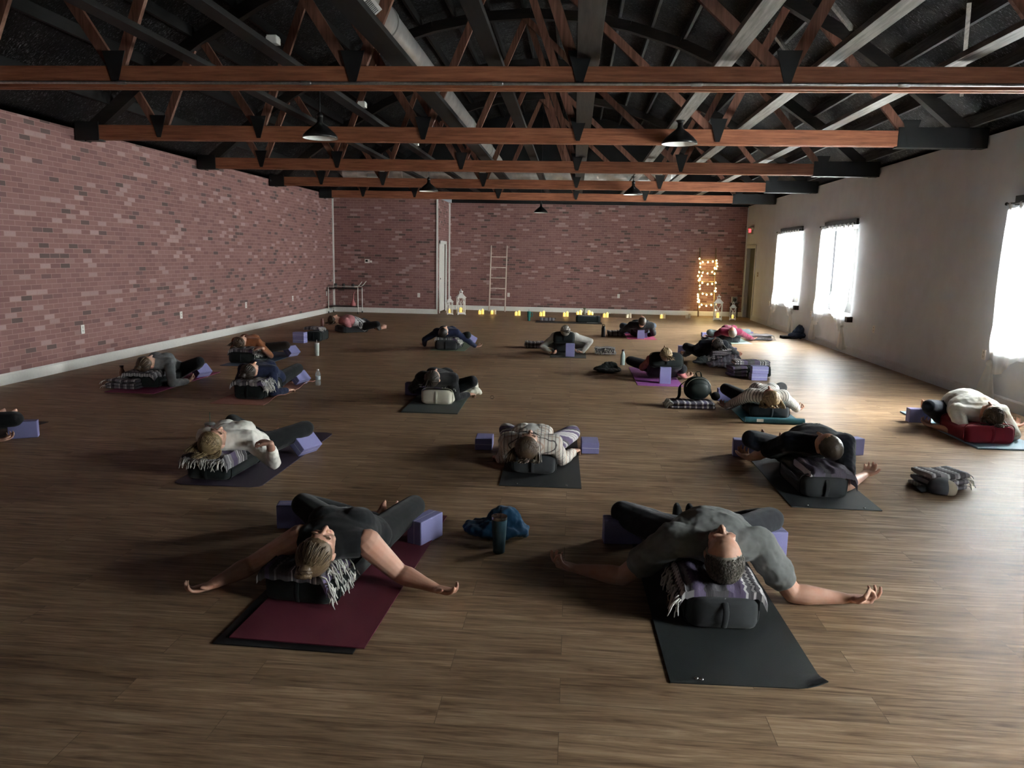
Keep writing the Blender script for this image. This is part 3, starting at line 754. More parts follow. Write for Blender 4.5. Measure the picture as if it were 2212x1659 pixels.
def person(label, head, ax=0, sc=1.0, build=1.0, fem=True, kneeL=None, kneeR=None, handL=None, handR=None, elbL=None, elbR=None,
           sleeve=2.0, shirt=None, pants=None, skn=None, hair=None, hstyle='bun', turn=0, tilt=.22, vox=.008, flen=.42, legs='butterfly',
           palmL='up', palmR='up', mudraR=False, mudraL=False, curl=(.45,.6,.45), disp=.012, pleng=.64, extra=None, shirt_end=.97, armk=1.0, feet=None, bump_=.06, lift=.035, nd=.035):
    H = Vector(head); a = math.radians(ax)
    def ray_knee(pp, hp):
        best = None
        for i in range(60):
            z = .12+.22*i/59; k = at(pp[0], pp[1], z)-org; e = ((k-hp).length-.42*sc)**2 + .02*(z-.23)**2
            if best is None or e < best[0]: best = (e, k)
        return best[1]
    u = Vector((math.sin(a), math.cos(a), 0)); v = Vector((math.cos(a), -math.sin(a), 0))
    L = pleng*sc; dz = H.z-nd-.115; pd = math.sqrt(max(L*L-dz*dz, .02))
    org = H + u*pd; org.z = 0
    root = thing('person', label, 'person', tuple(org))
    Hl = H-org; near = vox < .0056
    Pv = Vector((0,0,.115*build)); N = Hl + u*.115*sc + Vector((0,0,-nd))
    Lt = (Pv-N).length; tl = (Pv-N).normalized(); nrm = v.cross(tl).normalized()
    if nrm.z < 0: nrm = -nrm
    def spine(f): return N + (Pv-N)*f + nrm*(bump_*sc*math.sin(PI*min(max(f,0),1)))
    F = [(-.02,.058,.056),(.06,.10,.066),(.13,.165,.078),(.24,.172,.098),(.38,.160,.108),(.55,.142,.100),(.72,.138,.094),(.88,.165,.104),(1.0,.162,.105),(1.08,.13,.085)]
    if not fem: F = [(f, w*(1.12 if f < .5 else 1.02), h*(1.08 if f < .5 else 1.05)) for f, w, h in F]
    F = [(f, w*sc*(build if f > .1 else 1), h*sc*(build if f > .1 else 1)) for f, w, h in F]
    def torso(m, f0, f1, off):
        fs = [x for x in F if f0 <= x[0] <= f1]
        if not fs: return
        m.tube([spine(f) for f, w, h in fs], [(w+off, h+off) for f, w, h in fs], n=24, up=nrm, cap=4, sub=3)
        if f0 < .3 < f1:
            c = spine(.36)
            if fem:
                for s in (-1,1): m.ell(c + v*(s*.075*sc*build) + nrm*(.058*sc*build), (.078*sc*build+off,.085*sc*build+off,.060*sc*build+off), (v, tl, nrm))
        if build > 1.12 and f1 > .6:
            m.ell(spine(.62)+nrm*.03, (.165*build+off,.19*build+off,.135*build+off), (v, tl, nrm), 20, 12)
    S = {-1: spine(.15)-v*(.175 if fem else .2)*sc, 1: spine(.15)+v*(.175 if fem else .2)*sc}
    A1, A2 = .29*sc, .245*sc
    hands = {}
    for s, hp, ep in ((-1, handL, elbL), (1, handR, elbR)):
        if hp is None: W = S[s] + v*(s*.18) + u*.42; W.z = .045
        else: W = Vector(hp)-org
        if ep is not None:
            E = Vector(ep)-org
        else:
            E = ik(S[s], W, A1, A2, v*s*.9 + u*.2 - EZ*.5); E.z = max(E.z, .052)
        hands[s] = (E, W)
    hip = {s: spine(.97)+v*(s*.085*sc*build)-nrm*.0 for s in (-1,1)}
    kn = {}
    for s, kp in ((-1, kneeL), (1, kneeR)):
        kn[s] = (ray_knee(kp, hip[s]) if len(kp) == 2 else Vector(kp)-org) if kp is not None else v*(s*.44*sc)+u*.17*sc+EZ*.2
    an, toe = {}, {}
    for s in (-1,1):
        an[s] = u*(flen*sc)+v*(s*.045)+EZ*.065
        d = an[s]-kn[s]
        if d.length > .47*sc: an[s] = kn[s]+d*(.47*sc/d.length)
        toe[s] = (an[s] + u*.14*sc + v*(-s*.005) + EZ*lift)
    if legs == 'extendL':
        kn[-1] = hip[-1].lerp(Vector(kneeL)-org, .52)+EZ*.03; an[-1] = Vector(kneeL)-org
        toe[-1] = an[-1] + EZ*.17 - v*.02
    LOG.append('%-34s torso %.2f thigh %.2f %.2f shank %.2f %.2f arm %.2f+%.2f %.2f+%.2f kneeS %.2f %.2f' % (label[:34], (Hl-Pv).length, (kn[-1]-hip[-1]).length, (kn[1]-hip[1]).length, (an[-1]-kn[-1]).length, (an[1]-kn[1]).length,
        (hands[-1][0]-S[-1]).length, (hands[-1][1]-hands[-1][0]).length, (hands[1][0]-S[1]).length, (hands[1][1]-hands[1][0]).length, (kn[-1]-Hl).dot(u), (kn[1]-Hl).dot(u)))
    # head frame
    fr = (EZ*math.cos(tilt)+u*math.sin(tilt)).normalized(); cr = v.cross(fr).normalized()
    if cr.dot(u) > 0: cr = -cr
    if turn:
        R = Matrix.Rotation(math.radians(turn), 3, cr); fr = R @ fr
    ri = fr.cross(cr).normalized(); HB = (ri, fr, cr)
    if skn is None: skn = SKIN
    # body
    m = M(); torso(m, -.1, 1.2, 0)
    for s in (-1,1): m.tube([spine(.07), S[s]+nrm*.002], [.058*sc,.060*sc], n=14)
    m.tube([spine(.07), N, Hl - fr*.018 - cr*.055, Hl-fr*.01], [(.062*sc,.058*sc),(.055*sc,.053*sc),.052*sc,.05*sc], n=16, up=nrm)
    head_shapes(m, Hl, HB, sc*.98, fine=near, fem=fem)
    ak = (.93 if fem else 1.05)*armk
    fk = 1.0 if near else (1.12 if vox < .008 else 1.25)
    for s in (-1,1):
        E, W = hands[s]
        m.tube([S[s], S[s].lerp(E,.35), S[s].lerp(E,.8), E], [.060*ak*sc,.052*ak*sc,.044*ak*sc,.040*ak*sc], n=14, sub=2)
        m.tube([E, E.lerp(W,.25), E.lerp(W,.7), W], [.040*ak*sc,.043*ak*sc,.033*sc,(.028*sc,.022*sc)], n=14, sub=2)
        pl = palmL if s < 0 else palmR
        d = (W-E).normalized(); 
        if pl == 'up': dn = Vector((d.x, d.y, max(d.z, -.05)+.06)); pn = EZ
        elif pl == 'down': dn = Vector((d.x, d.y, -.05)); pn = -EZ
        elif pl == 'belly': dn = (-v*s*.8+u*.35+EZ*.05); pn = -EZ
        elif pl == 'raise': dn = EZ+v*.1; pn = v*.3-u
        elif pl == 'side': dn = Vector((d.x, d.y, .1)); pn = -v*s*.6+EZ*.6
        # thumb: for a supine body with palms up the thumb points outward/away from the trunk side
        dnn = dn.normalized(); side = 1 if (dnn.cross(pn)).dot(-u if pl != 'belly' else -u) > 0 else -1
        if pl == 'down': side = -side
        hand(m, W, dn, pn, side, sc*(1.0 if fem else 1.1)*fk**.5, curl=curl, mudra=(mudraR if s > 0 else mudraL))
        m.tube([hip[s], hip[s].lerp(kn[s],.5), kn[s]], [.088*sc*build,.072*sc*build,.057*sc], n=14, sub=2)
        m.tube([kn[s], kn[s].lerp(an[s],.3), kn[s].lerp(an[s],.75), an[s]], [.055*sc,.054*sc,.038*sc,.036*sc], n=14, sub=2)
        td = (toe[s]-an[s]); tdn = td.normalized(); wv = tdn.cross(v if legs != 'extendL' or s > 0 else u).normalized()
        heel = an[s]-tdn*.035*sc
        m.tube([heel, an[s]+td*.45, an[s]+td*.9], [(.034*sc,.030*sc),(.036*sc,.028*sc),(.046*sc,.020*sc)], n=12, up=v)
        for q in range(5):
            tp = an[s]+td*.95+wv*((q-2)*.017*sc)
            m.tube([tp, tp+tdn*(.042-.006*abs(q-1))*sc], [.0105*sc*fk**.5,.0085*sc*fk**.5], n=7)
    me = remesh(m, 'body', vox, 5 if near else 3); 

    me.materials.append(skn); me.materials.append(LIPS); me.materials.append(skn if hair in (h_grey, h_salt) else BROW)
    if near:
        co = np.empty(len(me.polygons)*3); me.polygons.foreach_get('center', co); co = co.reshape(-1,3)-np.array(Hl)
        X, Y, Z = co@np.array(ri)/sc, co@np.array(fr)/sc, co@np.array(cr)/sc
        mi = np.zeros(len(co), dtype=np.int32)
        mi[(np.abs(X) < .024)&(Z > -.078)&(Z < -.053)&(Y > .074)] = 1
        bx = np.abs(X); mi[(bx > .012)&(bx < .05)&(np.abs(Z-(.026-.18*(bx-.03)**2/.03)) < .0028)&(Y > .072)] = 2
        me.polygons.foreach_set('material_index', mi)
    place('body', me, None, root)
    # clothes
    if shirt:
        m = M(); torso(m, .05, shirt_end+.05, .013)
        for s in (-1,1):
            E, W = hands[s]; o = .013
            if sleeve <= 0:
                m.tube([spine(.07), spine(.11).lerp(S[s], .74)+nrm*.004], [.075*sc,.075*sc], n=16, cap=2)
                continue
            m.tube([spine(.055), S[s]+nrm*.008], [.078*sc,.077*sc], n=16)
            if sleeve < 1: pts = [S[s], S[s].lerp(E, sleeve*.5), S[s].lerp(E, sleeve)]; rr = [.072*ak*sc,.068*ak*sc,.066*ak*sc]
            else:
                q = sleeve-1; pts = [S[s], S[s].lerp(E,.4), S[s].lerp(E,.85), E]; rr = [.072*ak*sc,.064*ak*sc,.056*ak*sc,.055*ak*sc]
                m.tube([E, E.lerp(W,.3*q), E.lerp(W,.97*q)], [.054*ak*sc,.053*ak*sc,.040*ak*sc], n=14, cap=2, sub=2)
            m.tube(pts, rr, n=14, cap=2, sub=2)
        me = remesh(m, 'shirt', max(vox, .006), 4, disp, .07); place('shirt', me, shirt, root)
    if pants:
        m = M(); torso(m, .86, 1.2, .009)
        for s in (-1,1):
            o = .008
            m.tube([hip[s], hip[s].lerp(kn[s],.5), kn[s]], [.088*sc*build+o,.074*sc*build+o,.062*sc+o], n=14, sub=2)
            m.tube([kn[s], kn[s].lerp(an[s],.3), kn[s].lerp(an[s],.75), kn[s].lerp(an[s],.97)], [.060*sc+o,.056*sc+o,.042*sc+o,.040*sc+o], n=14, sub=2, cap=2)
        me = remesh(m, 'trousers', max(vox, .007), 4, disp*.5, .09); place('trousers', me, pants, root)
    if feet:
        for s in (-1,1):
            m = M(); td = toe[s]-an[s]; tdn = td.normalized()
            m.tube([an[s]-tdn*.035*sc, an[s]+td*.45, an[s]+td*.9, an[s]+td*1.2], [(.042*sc,.038*sc),(.044*sc,.036*sc),(.054*sc,.028*sc),(.045*sc,.022*sc)], n=14, up=v)
            m.tube([an[s], an[s].lerp(kn[s],.22)], [.046*sc,.046*sc], n=12)
            place('sock', remesh(m, 'sock', .007, 3), feet, root)
    # hair
    if hair:
        rng = random.Random(len(LOG)); k = sc
        def cap_ell(mm, c=(0,-.022,.040), r=(.083,.098,.090)):
            mm.ell(Hl+ri*(c[0]*k)+fr*(c[1]*k)+cr*(c[2]*k), tuple(x*k for x in r), HB, 24, 14)
        m = M()
        Q = lambda x, y, z: Hl+ri*(x*k)+fr*(y*k)+cr*(z*k)
        if hstyle == 'short':
            cap_ell(m, (0,-.026,.036), (.079,.096,.086)); me = remesh(m, 'hair', .005 if near else .009, 2, .008, .012); place('hair', me, hair, root)
        elif hstyle == 'balding':
            cap_ell(m, (0,-.040,.036), (.0815,.090,.085)); 
            for s in (-1,1): m.ell(Q(s*.066,.0,-.0), (.012*k,.022*k,.03*k), HB)
            me = remesh(m, 'hair', .005, 2, .004, .012); place('hair', me, hair, root)
            m = M(); cc = (0,-.040,.036); rr = (.083,.092,.0865)
            for j in range(2600 if near else 0):       # short tufts all over the cap
                d = Vector((rng.gauss(0,1), rng.gauss(0,1)-.15, rng.gauss(0,1)+.55)).normalized()
                p = Vector((cc[0]+d.x*rr[0], cc[1]+d.y*rr[1], cc[2]+d.z*rr[2]))
                q0 = Vector((p.x/.075, (p.y+.012)/.094, (p.z-.03)/.085))
                if q0.length < 1.015: continue
                tg = Vector((rng.gauss(0,.5), -1+rng.gauss(0,.4), rng.gauss(0,.5))); tg = (tg-d*tg.dot(d)).normalized(); l = rng.uniform(.010,.020)
                m.tube([Q(*p), Q(*(p+tg*l*.5+d*.0022)), Q(*(p+tg*l+d*.001))], [.0014*k,.0013*k,.0006*k], n=3, cap=1)
            if m.v: m.build('hair_tufts', hair, root, smooth=True)
        else:
            cap_ell(m)
            if hstyle == 'bun':
                m.ell(Q(0,-.075,.125), (.034*k,.034*k,.030*k), HB); 
            place('hair', remesh(m, 'hair', .006 if near else .009, 2, .004, .02), hair, root)
            m = M(); nn = 280 if near else (70 if vox < .008 else 36); rd = .0036 if near else .009
            if hstyle == 'bun':
                swept_hair(m, Hl, HB, k, (0,-.62,.78), nn, rng, rad=rd)
                for j in range(26 if near else 8):
                    a0 = rng.random()*6.28; tl_ = rng.uniform(-.6,.6); pts = []
                    for q in range(8):
                        b = a0+q*.8; pts.append(Q(.034*math.cos(b), -.078+.022*tl_+.010*math.sin(b*2), .128+.032*math.sin(b)))
                    m.tube(pts, [.0065*k]*8, n=5, cap=1)
            elif hstyle == 'loose':
                z0 = max(Hl.z-.10, .1)
                ex = [Q(.01,-.10,.09), Q(.0,-.13,.14)]
                for e in ex: e.z = max(e.z, z0+.01)
                swept_hair(m, Hl, HB, k, (0,-.75,.66), int(nn*.8), rng, ext=ex, rad=rd, spread=.013)
                for s in (-1,1):
                    ex = [Q(s*.085,-.05,.03), Q(s*.095,-.095,.06), Q(s*.09,-.125,.10)]
                    for e in ex: e.z = max(e.z, z0)
                    swept_hair(m, Hl, HB, k, (s*.95,-.1,.1), int(nn*.5), rng, ext=ex, rad=rd, spread=.009)
            elif hstyle == 'pony':
                ex = [Q(0,-.085,.16), Q(.02,-.115,.20), Q(.03,-.14,.22)]
                for e in ex: e.z = max(e.z, Hl.z-.10)
                swept_hair(m, Hl, HB, k, (0,-.5,.85), nn, rng, ext=ex, rad=rd, spread=.012)
            m.build('hair_locks', hair, root, smooth=True)
    if extra: extra(root, Hl, HB, dict(spine=spine, v=v, u=u, nrm=nrm, S=S, hands=hands, tl=tl, sc=sc, N=N))
    return root, org, u, v

SKIN = skin('light_skin', (.52,.315,.235)); SKIN_T = skin('tan_skin', (.42,.24,.165)); BROW = plain('brow_hair', (.16,.095,.06), .7, var=.2); LIPS = plain('lip_skin', (.42,.17,.145), .45, var=.05)
blk = cloth('black_jersey', (.013,.014,.016)); blk_w = cloth('black_leggings', (.012,.013,.014)); grey_pant = cloth('charcoal_sweatpants', (.035,.037,.043)); navy = cloth('navy_jersey', (.016,.022,.055)); navy_d = cloth('dark_navy_tee', (.010,.011,.017))
h_brown = hairmat('dark_blond_hair', (.04,.024,.014), (.20,.135,.075)); h_dark = hairmat('dark_brown_hair', (.010,.007,.005), (.045,.03,.02)); h_blond = hairmat('blond_hair', (.10,.065,.03), (.40,.29,.15)); h_grey = hairmat('grey_hair', (.10,.09,.08), (.34,.31,.27)); h_black = hairmat('black_hair', (.005,.005,.005), (.025,.02,.018)); h_salt = hairmat('salt_and_pepper_hair', (.045,.04,.035), (.27,.245,.205)); h_mid = hairmat('brown_hair', (.025,.015,.009), (.11,.068,.038))
def plaid():
    t = NT('cream_plaid_flannel'); o = t.sep(t.obj())
    def line(s, per, wd, off=0): return t.math('LESS_THAN', t.math('FRACT', t.math('ADD', t.math('DIVIDE', s, per), 50+off)), wd)
    a = t.math('MAXIMUM', line(o[0], .056, .09), line(o[1], .056, .09)); b = t.math('MAXIMUM', line(o[0], .056, .12, .5), line(o[1], .056, .12, .5))
    c = t.mix(t.math('MULTIPLY', b, .6), (.60,.57,.52), (.42,.25,.17)); c = t.mix(t.math('MULTIPLY', a, .85), c, (.05,.04,.045))
    t.base(c); t.rough(.9,.15); return t.m
def knit_stripes():
    t = NT('white_black_striped_knit'); o = t.sep(t.obj())
    s = t.math('ADD', o[1], t.math('MULTIPLY', t.math('ABSOLUTE', o[0]), .9))
    f = t.math('LESS_THAN', t.math('FRACT', t.math('ADD', t.math('DIVIDE', s, .038), 40)), .25)
    t.base(t.mix(t.math('MULTIPLY', f, .9), (.60,.58,.53), (.05,.05,.05))); t.rough(.9,.15); return t.m
def tiedye():
    t = NT('pale_tie_dye'); n = t.noise(t.obj(), 7, 4)
    t.base(t.ramp(n, [(.35,(.66,.66,.62)),(.55,(.58,.57,.50)),(.66,(.40,.33,.24)),(.75,(.62,.60,.56))])); t.rough(.9,.15); return t.m
ser_pant = serape('striped_serape_trousers', SER_D, .20, 'leg', .004)

def glasses(root, Hl, HB, X):
    ri, fr, cr = HB; k = X['sc']; Q = lambda x, y, z: Hl+ri*(x*k)+fr*(y*k)+cr*(z*k); m = M()
    for s in (-1,1):
        pts = [Q(s*.033+.024*math.cos(a), .100-.006*abs(math.cos(a)), .004+.017*math.sin(a)) for a in [2*PI*i/16 for i in range(17)]]
        m.tube(pts, [.0022]*17, n=6, cap=0); m.tube([Q(s*.057,.096,.008),Q(s*.079,.085,.008)], [.002]*2, n=6); m.tube([Q(s*.079,.085,.008),Q(s*.084,.0,.0)], [.002]*2, n=6)
    m.tube([Q(-.010,.101,.008),Q(.010,.101,.008)], [.0022]*2, n=6)
    m.build('glasses', black_steel, root, smooth=True)
def glasses_and_tee(root, Hl, HB, X):
    glasses(root, Hl, HB, X); m = M(); sp = X['spine']
    m.tube([sp(.10),sp(.24),sp(.38),sp(.55),sp(.72),sp(.9),sp(.99)], [(.085,.080),(.135,.120),(.138,.136),(.128,.122),(.125,.116),(.150,.126),(.15,.12)], n=20, up=X['nrm'], cap=3, sub=2)
    for s in (-1,1): m.ell(sp(.36)+X['v']*(s*.07)+X['nrm']*.064, (.074,.088,.072), (X['v'], X['tl'], X['nrm']))
    place('undershirt', remesh(m, 'undershirt', .007, 4, .008, .07), cloth('white_tee',(.58,.57,.54)), root)
def beard(root, Hl, HB, X):
    ri, fr, cr = HB; k = X['sc']; m = M()
    m.ell(Hl+fr*(.045*k)-cr*(.088*k), (.048*k,.040*k,.034*k), HB); m.ell(Hl+fr*(.076*k)-cr*(.052*k), (.024*k,.012*k,.006*k), HB)
    place('beard', remesh(m, 'beard', .005, 2, .006, .012), h_grey, root)
def shirt_print(root, Hl, HB, X):
    tm = text_mesh("'INI'", .085, .001); v, tl, nn = X['v'], X['tl'], X['nrm']
    c = X['spine'](.30)+nn*.138
    R = Matrix((v, -tl, nn)).transposed().to_4x4(); tm.transform(Matrix.Translation(c-v*.02) @ R)
    place('shirt_print', tm, plain('white_print', (.6,.6,.6), .7), root)
def hem_pattern(root, Hl, HB, X):
    m = M(); sp = X['spine']
    m.tube([sp(.55),sp(.72),sp(.88),sp(1.0)], [(.165,.122),(.165,.122),(.185,.128),(.18,.125)], n=20, up=X['nrm'], cap=3, sub=2)
    place('patterned_top', remesh(m, 'patterned_top', .009, 3, .01, .07), serape('white_black_pattern', [(0,(.6,.6,.6)),(.45,K),(.6,(.6,.6,.6)),(.8,K)], .12, 'y', .02), root)

A = at
P = {}
P[1] = person('woman in a black tank top with bare arms spread on a maroon mat', A(688,1188,.285), ax=3, sc=1.0, armk=1.28, kneeL=(655,1090), kneeR=(894,1094), handL=A(455,1264,.04), handR=A(942,1271,.045), elbR=A(862,1238,.075), elbL=A(545,1220,.08),
    sleeve=0, shirt=blk, pants=blk_w, hair=h_brown, hstyle='bun', turn=-14, tilt=.10, vox=.0045, curl=(.35,.55,.45), build=1.06, disp=.008)
P[2] = person('man in a grey tee with arms spread on the nearest black mat', A(1562,1192,.325), ax=0, armk=1.06, sc=1.06, fem=False, build=1.06, kneeL=(1345,1108), kneeR=(1665,1122), handL=A(1245,1228,.04), handR=A(1832,1293,.045), elbR=A(1712,1282,.055), elbL=A(1345,1245,.06),
    sleeve=.62, shirt=cloth('heather_grey_tee', (.15,.157,.152)), pants=grey_pant, hair=h_salt, hstyle='balding', turn=2, tilt=.12, vox=.0045, mudraR=True, mudraL=True, skn=SKIN, extra=beard, feet=blk, disp=.022)
P[3] = person('blond woman in a white sweater with a hand on her belly', A(462,952,.305), ax=3, sc=.98, kneeL=(503,912), kneeR=(660,926), handL=None, handR=A(583,957,.30), elbR=A(592,1000,.075), sleeve=1.72, shirt=cloth('white_sweater', (.80,.78,.72)), pants=blk_w, hair=h_blond, hstyle='loose', turn=-22, tilt=.16, vox=.0052, palmR='belly', disp=.018)
P[4] = person('woman in a cream plaid shirt and glasses on the middle black mat', A(1140,962,.30), ax=3, sc=1.0, kneeL=(1095,930), kneeR=(1236,935), handL=A(1078,990,.04), elbL=A(1088,985,.10), handR=A(1240,975,.05), elbR=A(1214,993,.07), sleeve=1.9, shirt=plaid(), pants=ser_pant, hair=h_mid, hstyle='loose', turn=-8, tilt=.12, vox=.0052, palmR='down', palmL='down', extra=glasses_and_tee, disp=.018)
P[5] = person('man in a dark navy tee with white print on his back mat at right', A(1787,962,.335), ax=-2, sc=1.05, fem=False, build=1.05, kneeL=(1622,948), kneeR=(1812,950), handL=A(1618,990,.04), handR=A(1868,1026,.045), elbR=A(1826,1050,.055), sleeve=.7, shirt=navy_d, pants=cloth('dark_navy_pants', (.014,.016,.024)), hair=h_dark, hstyle='short', turn=25, tilt=.5, vox=.006, extra=shirt_print)
P[6] = person('woman in a white and black striped top on the teal mat', A(1664,857,.285), ax=2, sc=.98, kneeL=(1568,840), kneeR=(1687,838), handL=A(1568,879,.04), handR=A(1722,885,.045), sleeve=1.9, shirt=knit_stripes(), pants=blk_w, hair=h_blond, hstyle='loose', turn=8, tilt=.1, vox=.0065, mudraR=True)
P[7] = person('large person in a pale tie-dyed shirt on a red bolster at right edge', A(2140,895,.27), ax=-2, sc=1.05, fem=False, build=1.22, kneeL=(2008,878), handL=A(2018,921,.04), elbL=A(2082,934,.07), handR=A(2192,921,.045), elbR=A(2190,938,.08), sleeve=1.1, shirt=tiedye(), pants=cloth('dark_slate_pants', (.022,.027,.04)), hair=h_mid, hstyle='loose', turn=0, tilt=.15, vox=.0068, skn=SKIN)
P[8] = person('dark-haired woman in black on a cream bolster', A(936,816,.345), ax=3, sc=.98, kneeL=(908,816), kneeR=(1020,824), handR=A(1012,852,.06), elbR=A(985,858,.06), handL=A(893,845,.04), sleeve=1.95, shirt=cloth('black_sweater',(.016,.016,.018)), pants=blk_w, hair=h_dark, hstyle='pony', turn=-12, tilt=.35, vox=.0068, palmR='down')
P[9] = person('woman in a grey long-sleeved top on the magenta mat by the left wall', A(317,784,.30), ax=2, sc=1.0, kneeL=(345,776), kneeR=(430,782), handR=A(407,823,.035), elbR=A(372,828,.06), sleeve=1.9, shirt=cloth('grey_marl_top', (.13,.135,.14)), pants=blk_w, hair=h_mid, hstyle='bun', turn=-25, tilt=.2, vox=.0068, palmR='side')
P[10] = person('woman in a navy top on the peach mat', A(541,800,.32), ax=2, sc=1.0, kneeL=(550,788), kneeR=(643,796), handR=A(622,843,.035), elbR=A(590,848,.06), sleeve=1.9, shirt=navy, pants=blk_w, hair=h_dark, hstyle='bun', turn=-25, tilt=.2, vox=.0068, palmR='down')
P[11] = person('woman in a rust brown top lying by the left wall', A(520,738,.30), ax=2, sc=.98, kneeR=(618,746), handR=A(566,752,.28), elbR=A(584,768,.08), sleeve=1.9, shirt=cloth('rust_sweater', (.24,.085,.035)), pants=cloth('brown_black_leggings',(.03,.022,.018)), hair=h_mid, hstyle='loose', turn=-25, tilt=.1, vox=.0085, palmR='belly')
P[12] = person('person in black at the left edge, mostly out of view', (-5.42,5.62,.30), ax=4, sc=1.0, kneeR=(32,905), handR=A(-8,952,.04), sleeve=1.9, shirt=blk, pants=blk_w, hair=h_dark, hstyle='short', vox=.0075)
P[13] = person('person in a pink top lying turned toward the back corner', A(722,690,.285), ax=56, sc=1.0, handR=A(784,713,.045), elbR=A(758,712,.065), sleeve=1.95, shirt=cloth('pink_sweater',(.40,.16,.17)), pants=blk_w, hair=h_mid, hstyle='loose', turn=-10, vox=.009, extra=hem_pattern, shirt_end=.62, flen=.36)
P[14] = person('person in a navy top on the sage green mat', A(959,716,.35), ax=3, sc=1.0, kneeR=(1010,724), kneeL=(950,722), handR=A(1028,749,.035), handL=A(917,746,.035), sleeve=1.9, shirt=navy, pants=cloth('dark_green_leggings',(.022,.028,.026)), hair=h_black, hstyle='short', turn=-20, tilt=.3, vox=.009)
P[15] = person('grey-haired person in white leaning on an upright bolster', A(1221,713,.445), ax=0, sc=1.0, kneeL=(1188,742), kneeR=(1266,742), handL=A(1190,762,.04), handR=A(1258,761,.04), sleeve=1.95, shirt=cloth('white_cardigan',(.60,.59,.55)), pants=cloth('stone_pants',(.30,.285,.26)), hair=h_grey, hstyle='pony', turn=5, tilt=.45, vox=.009, bump_=.02, nd=.11)
P[16] = person('person in black on a pink mat before the candles', A(1387,692,.41), ax=0, sc=1.04, fem=False, kneeL=(1345,704), kneeR=(1411,704), elbR=A(1412,720,.1), handR=A(1400,724,.04), sleeve=1.9, shirt=cloth('black_hoodie',(.018,.019,.022)), pants=cloth('blue_grey_pants',(.06,.075,.10)), hair=h_dark, hstyle='short', turn=4, tilt=.3, vox=.009, bump_=.02, nd=.11, palmR='down')
P[17] = person('person in a magenta top on the pale blue mat', A(1582,716,.265), ax=0, sc=1.0, kneeL=(1533,718), kneeR=(1615,717), handR=A(1626,732,.04), handL=A(1528,730,.04), sleeve=1.9, shirt=cloth('magenta_top',(.13,.010,.036)), pants=cloth('blue_grey_leggings',(.10,.13,.14)), hair=h_grey, hstyle='balding', turn=0, vox=.009)
P[18] = person('person in black with a denim blue sleeve behind stacked blankets', A(1548,742,.36), ax=-4, sc=1.0, kneeL=(1483,749), kneeR=(1572,746), handR=A(1593,769,.04), handL=A(1478,768,.04), sleeve=1.9, shirt=cloth('black_slate_top',(.022,.027,.036)), pants=blk_w, hair=h_dark, hstyle='loose', turn=10, tilt=.2, vox=.009, mudraR=True)
P[19] = person('blond person in pink leaning back on an upright bolster, one hand raised', A(1438,763,.42), ax=2, sc=1.0, palmL='raise', kneeR=(1474,797), handR=A(1481,815,.035), handL=A(1391,797,.05), elbR=A(1470,805,.12), sleeve=1.8, shirt=cloth('pink_tee',(.42,.15,.15)), pants=cloth('charcoal_leggings',(.03,.03,.035)), hair=h_blond, hstyle='pony', turn=8, tilt=.3, vox=.0085, bump_=.02, nd=.11)
for l in LOG: print(l)

# ------------------------------------------------------------------ mats
def mat_mat(name, c):
    if name in MATS: return MATS[name]
    t = NT(name); o = t.obj(); n = t.noise(o, 220, 2); n2 = t.noise(o, 3, 3)
    t.base(t.ramp(n2, [(.3, tuple(x*.88 for x in c)), (.7, tuple(x*1.1 for x in c))])); t.rough(.62, .35); t.bump(n, .35, .002); MATS[name] = t.m; return t.m
def yoga_mat(label, color, x0, y0, w=.61, L=1.73, rz=0, th=.005, z=0, rcorner=0, roll=0, curl=0, ripple=0, cname=None):
    """x0,y0 = near left corner"""
    r = thing('yoga_mat', label, 'yoga mat', (x0, y0, z), math.radians(rz), 'yoga mats on the floor')
    mt = mat_mat(cname or ('mat_%d' % (abs(hash(color)) % 99999)), color)
    def fn(u, v):
        x = w*u; y = L*v
        if rcorner:
            for yy, sgn in ((y, 1), (L-y, -1)):
                if yy < rcorner:
                    k = rcorner-math.sqrt(max(rcorner**2-(rcorner-yy)**2, 0)); x = k+(w-2*k)*u; break
        zz = th+.0008
        if ripple and u > .7: zz += ripple*max(0, math.sin(v*11-1.0))*((u-.7)/.3)**2
        if curl: zz += curl*max(0, (u-.8)/.2)**2*max(0, 1-v/.06)
        return (x, y, zz)
    g = M(); g.slab(fn, 16 if (ripple or curl) else 6, 60, th); g.build('mat_sheet', mt, r, smooth=False)
    if roll:
        g = M(); pts = []
        for i in range(61):
            a = i/60*PI*5; rr = roll*(1-.13*a/PI); pts.append((rr*math.cos(a), rr*math.sin(a)))
        vs = []; n = len(pts)
        for x in (0, w):
            vs += [(x, p[0], roll+p[1]) for p in pts]
        g.add(vs, [(i, i+1, n+i+1, n+i) for i in range(n-1)])
        g.lathe([(roll*.97,0),(roll*.97,w)], n=24); k = len(g.v)-48
        for i in range(k, len(g.v)): vx, vy, vz = g.v[i]; g.v[i] = (vz, vx, roll+vy)
        g.build('rolled_end', mt, r, sharp=50)
    return r
def studs(r, pts):
    for x, y in pts:
        g = M(); g.lathe([(.009,0),(.008,.004),(.001,.006)], n=12); g.build('eyelet', plain('shiny_eyelet',(.75,.75,.75),.2,metal=.9), r, smooth=True, loc=(x,y,.006))
MAROON = (.13,.022,.038)
yoga_mat('black mat underneath the maroon mat, sticking out at the corner', (.010,.010,.011), -1.50, 2.98, rz=-1.5, w=.62)
yoga_mat('maroon mat under the woman in the black tank top', MAROON, -1.45, 3.03, rz=-2.5, z=.006, w=.61)
r = yoga_mat('black-grey mat with a curled corner under the man in the grey tee', (.022,.026,.026), .44, 2.89, w=.62, rz=1.5, curl=.035); studs(r, [(.11,.035),(.13,.03)])
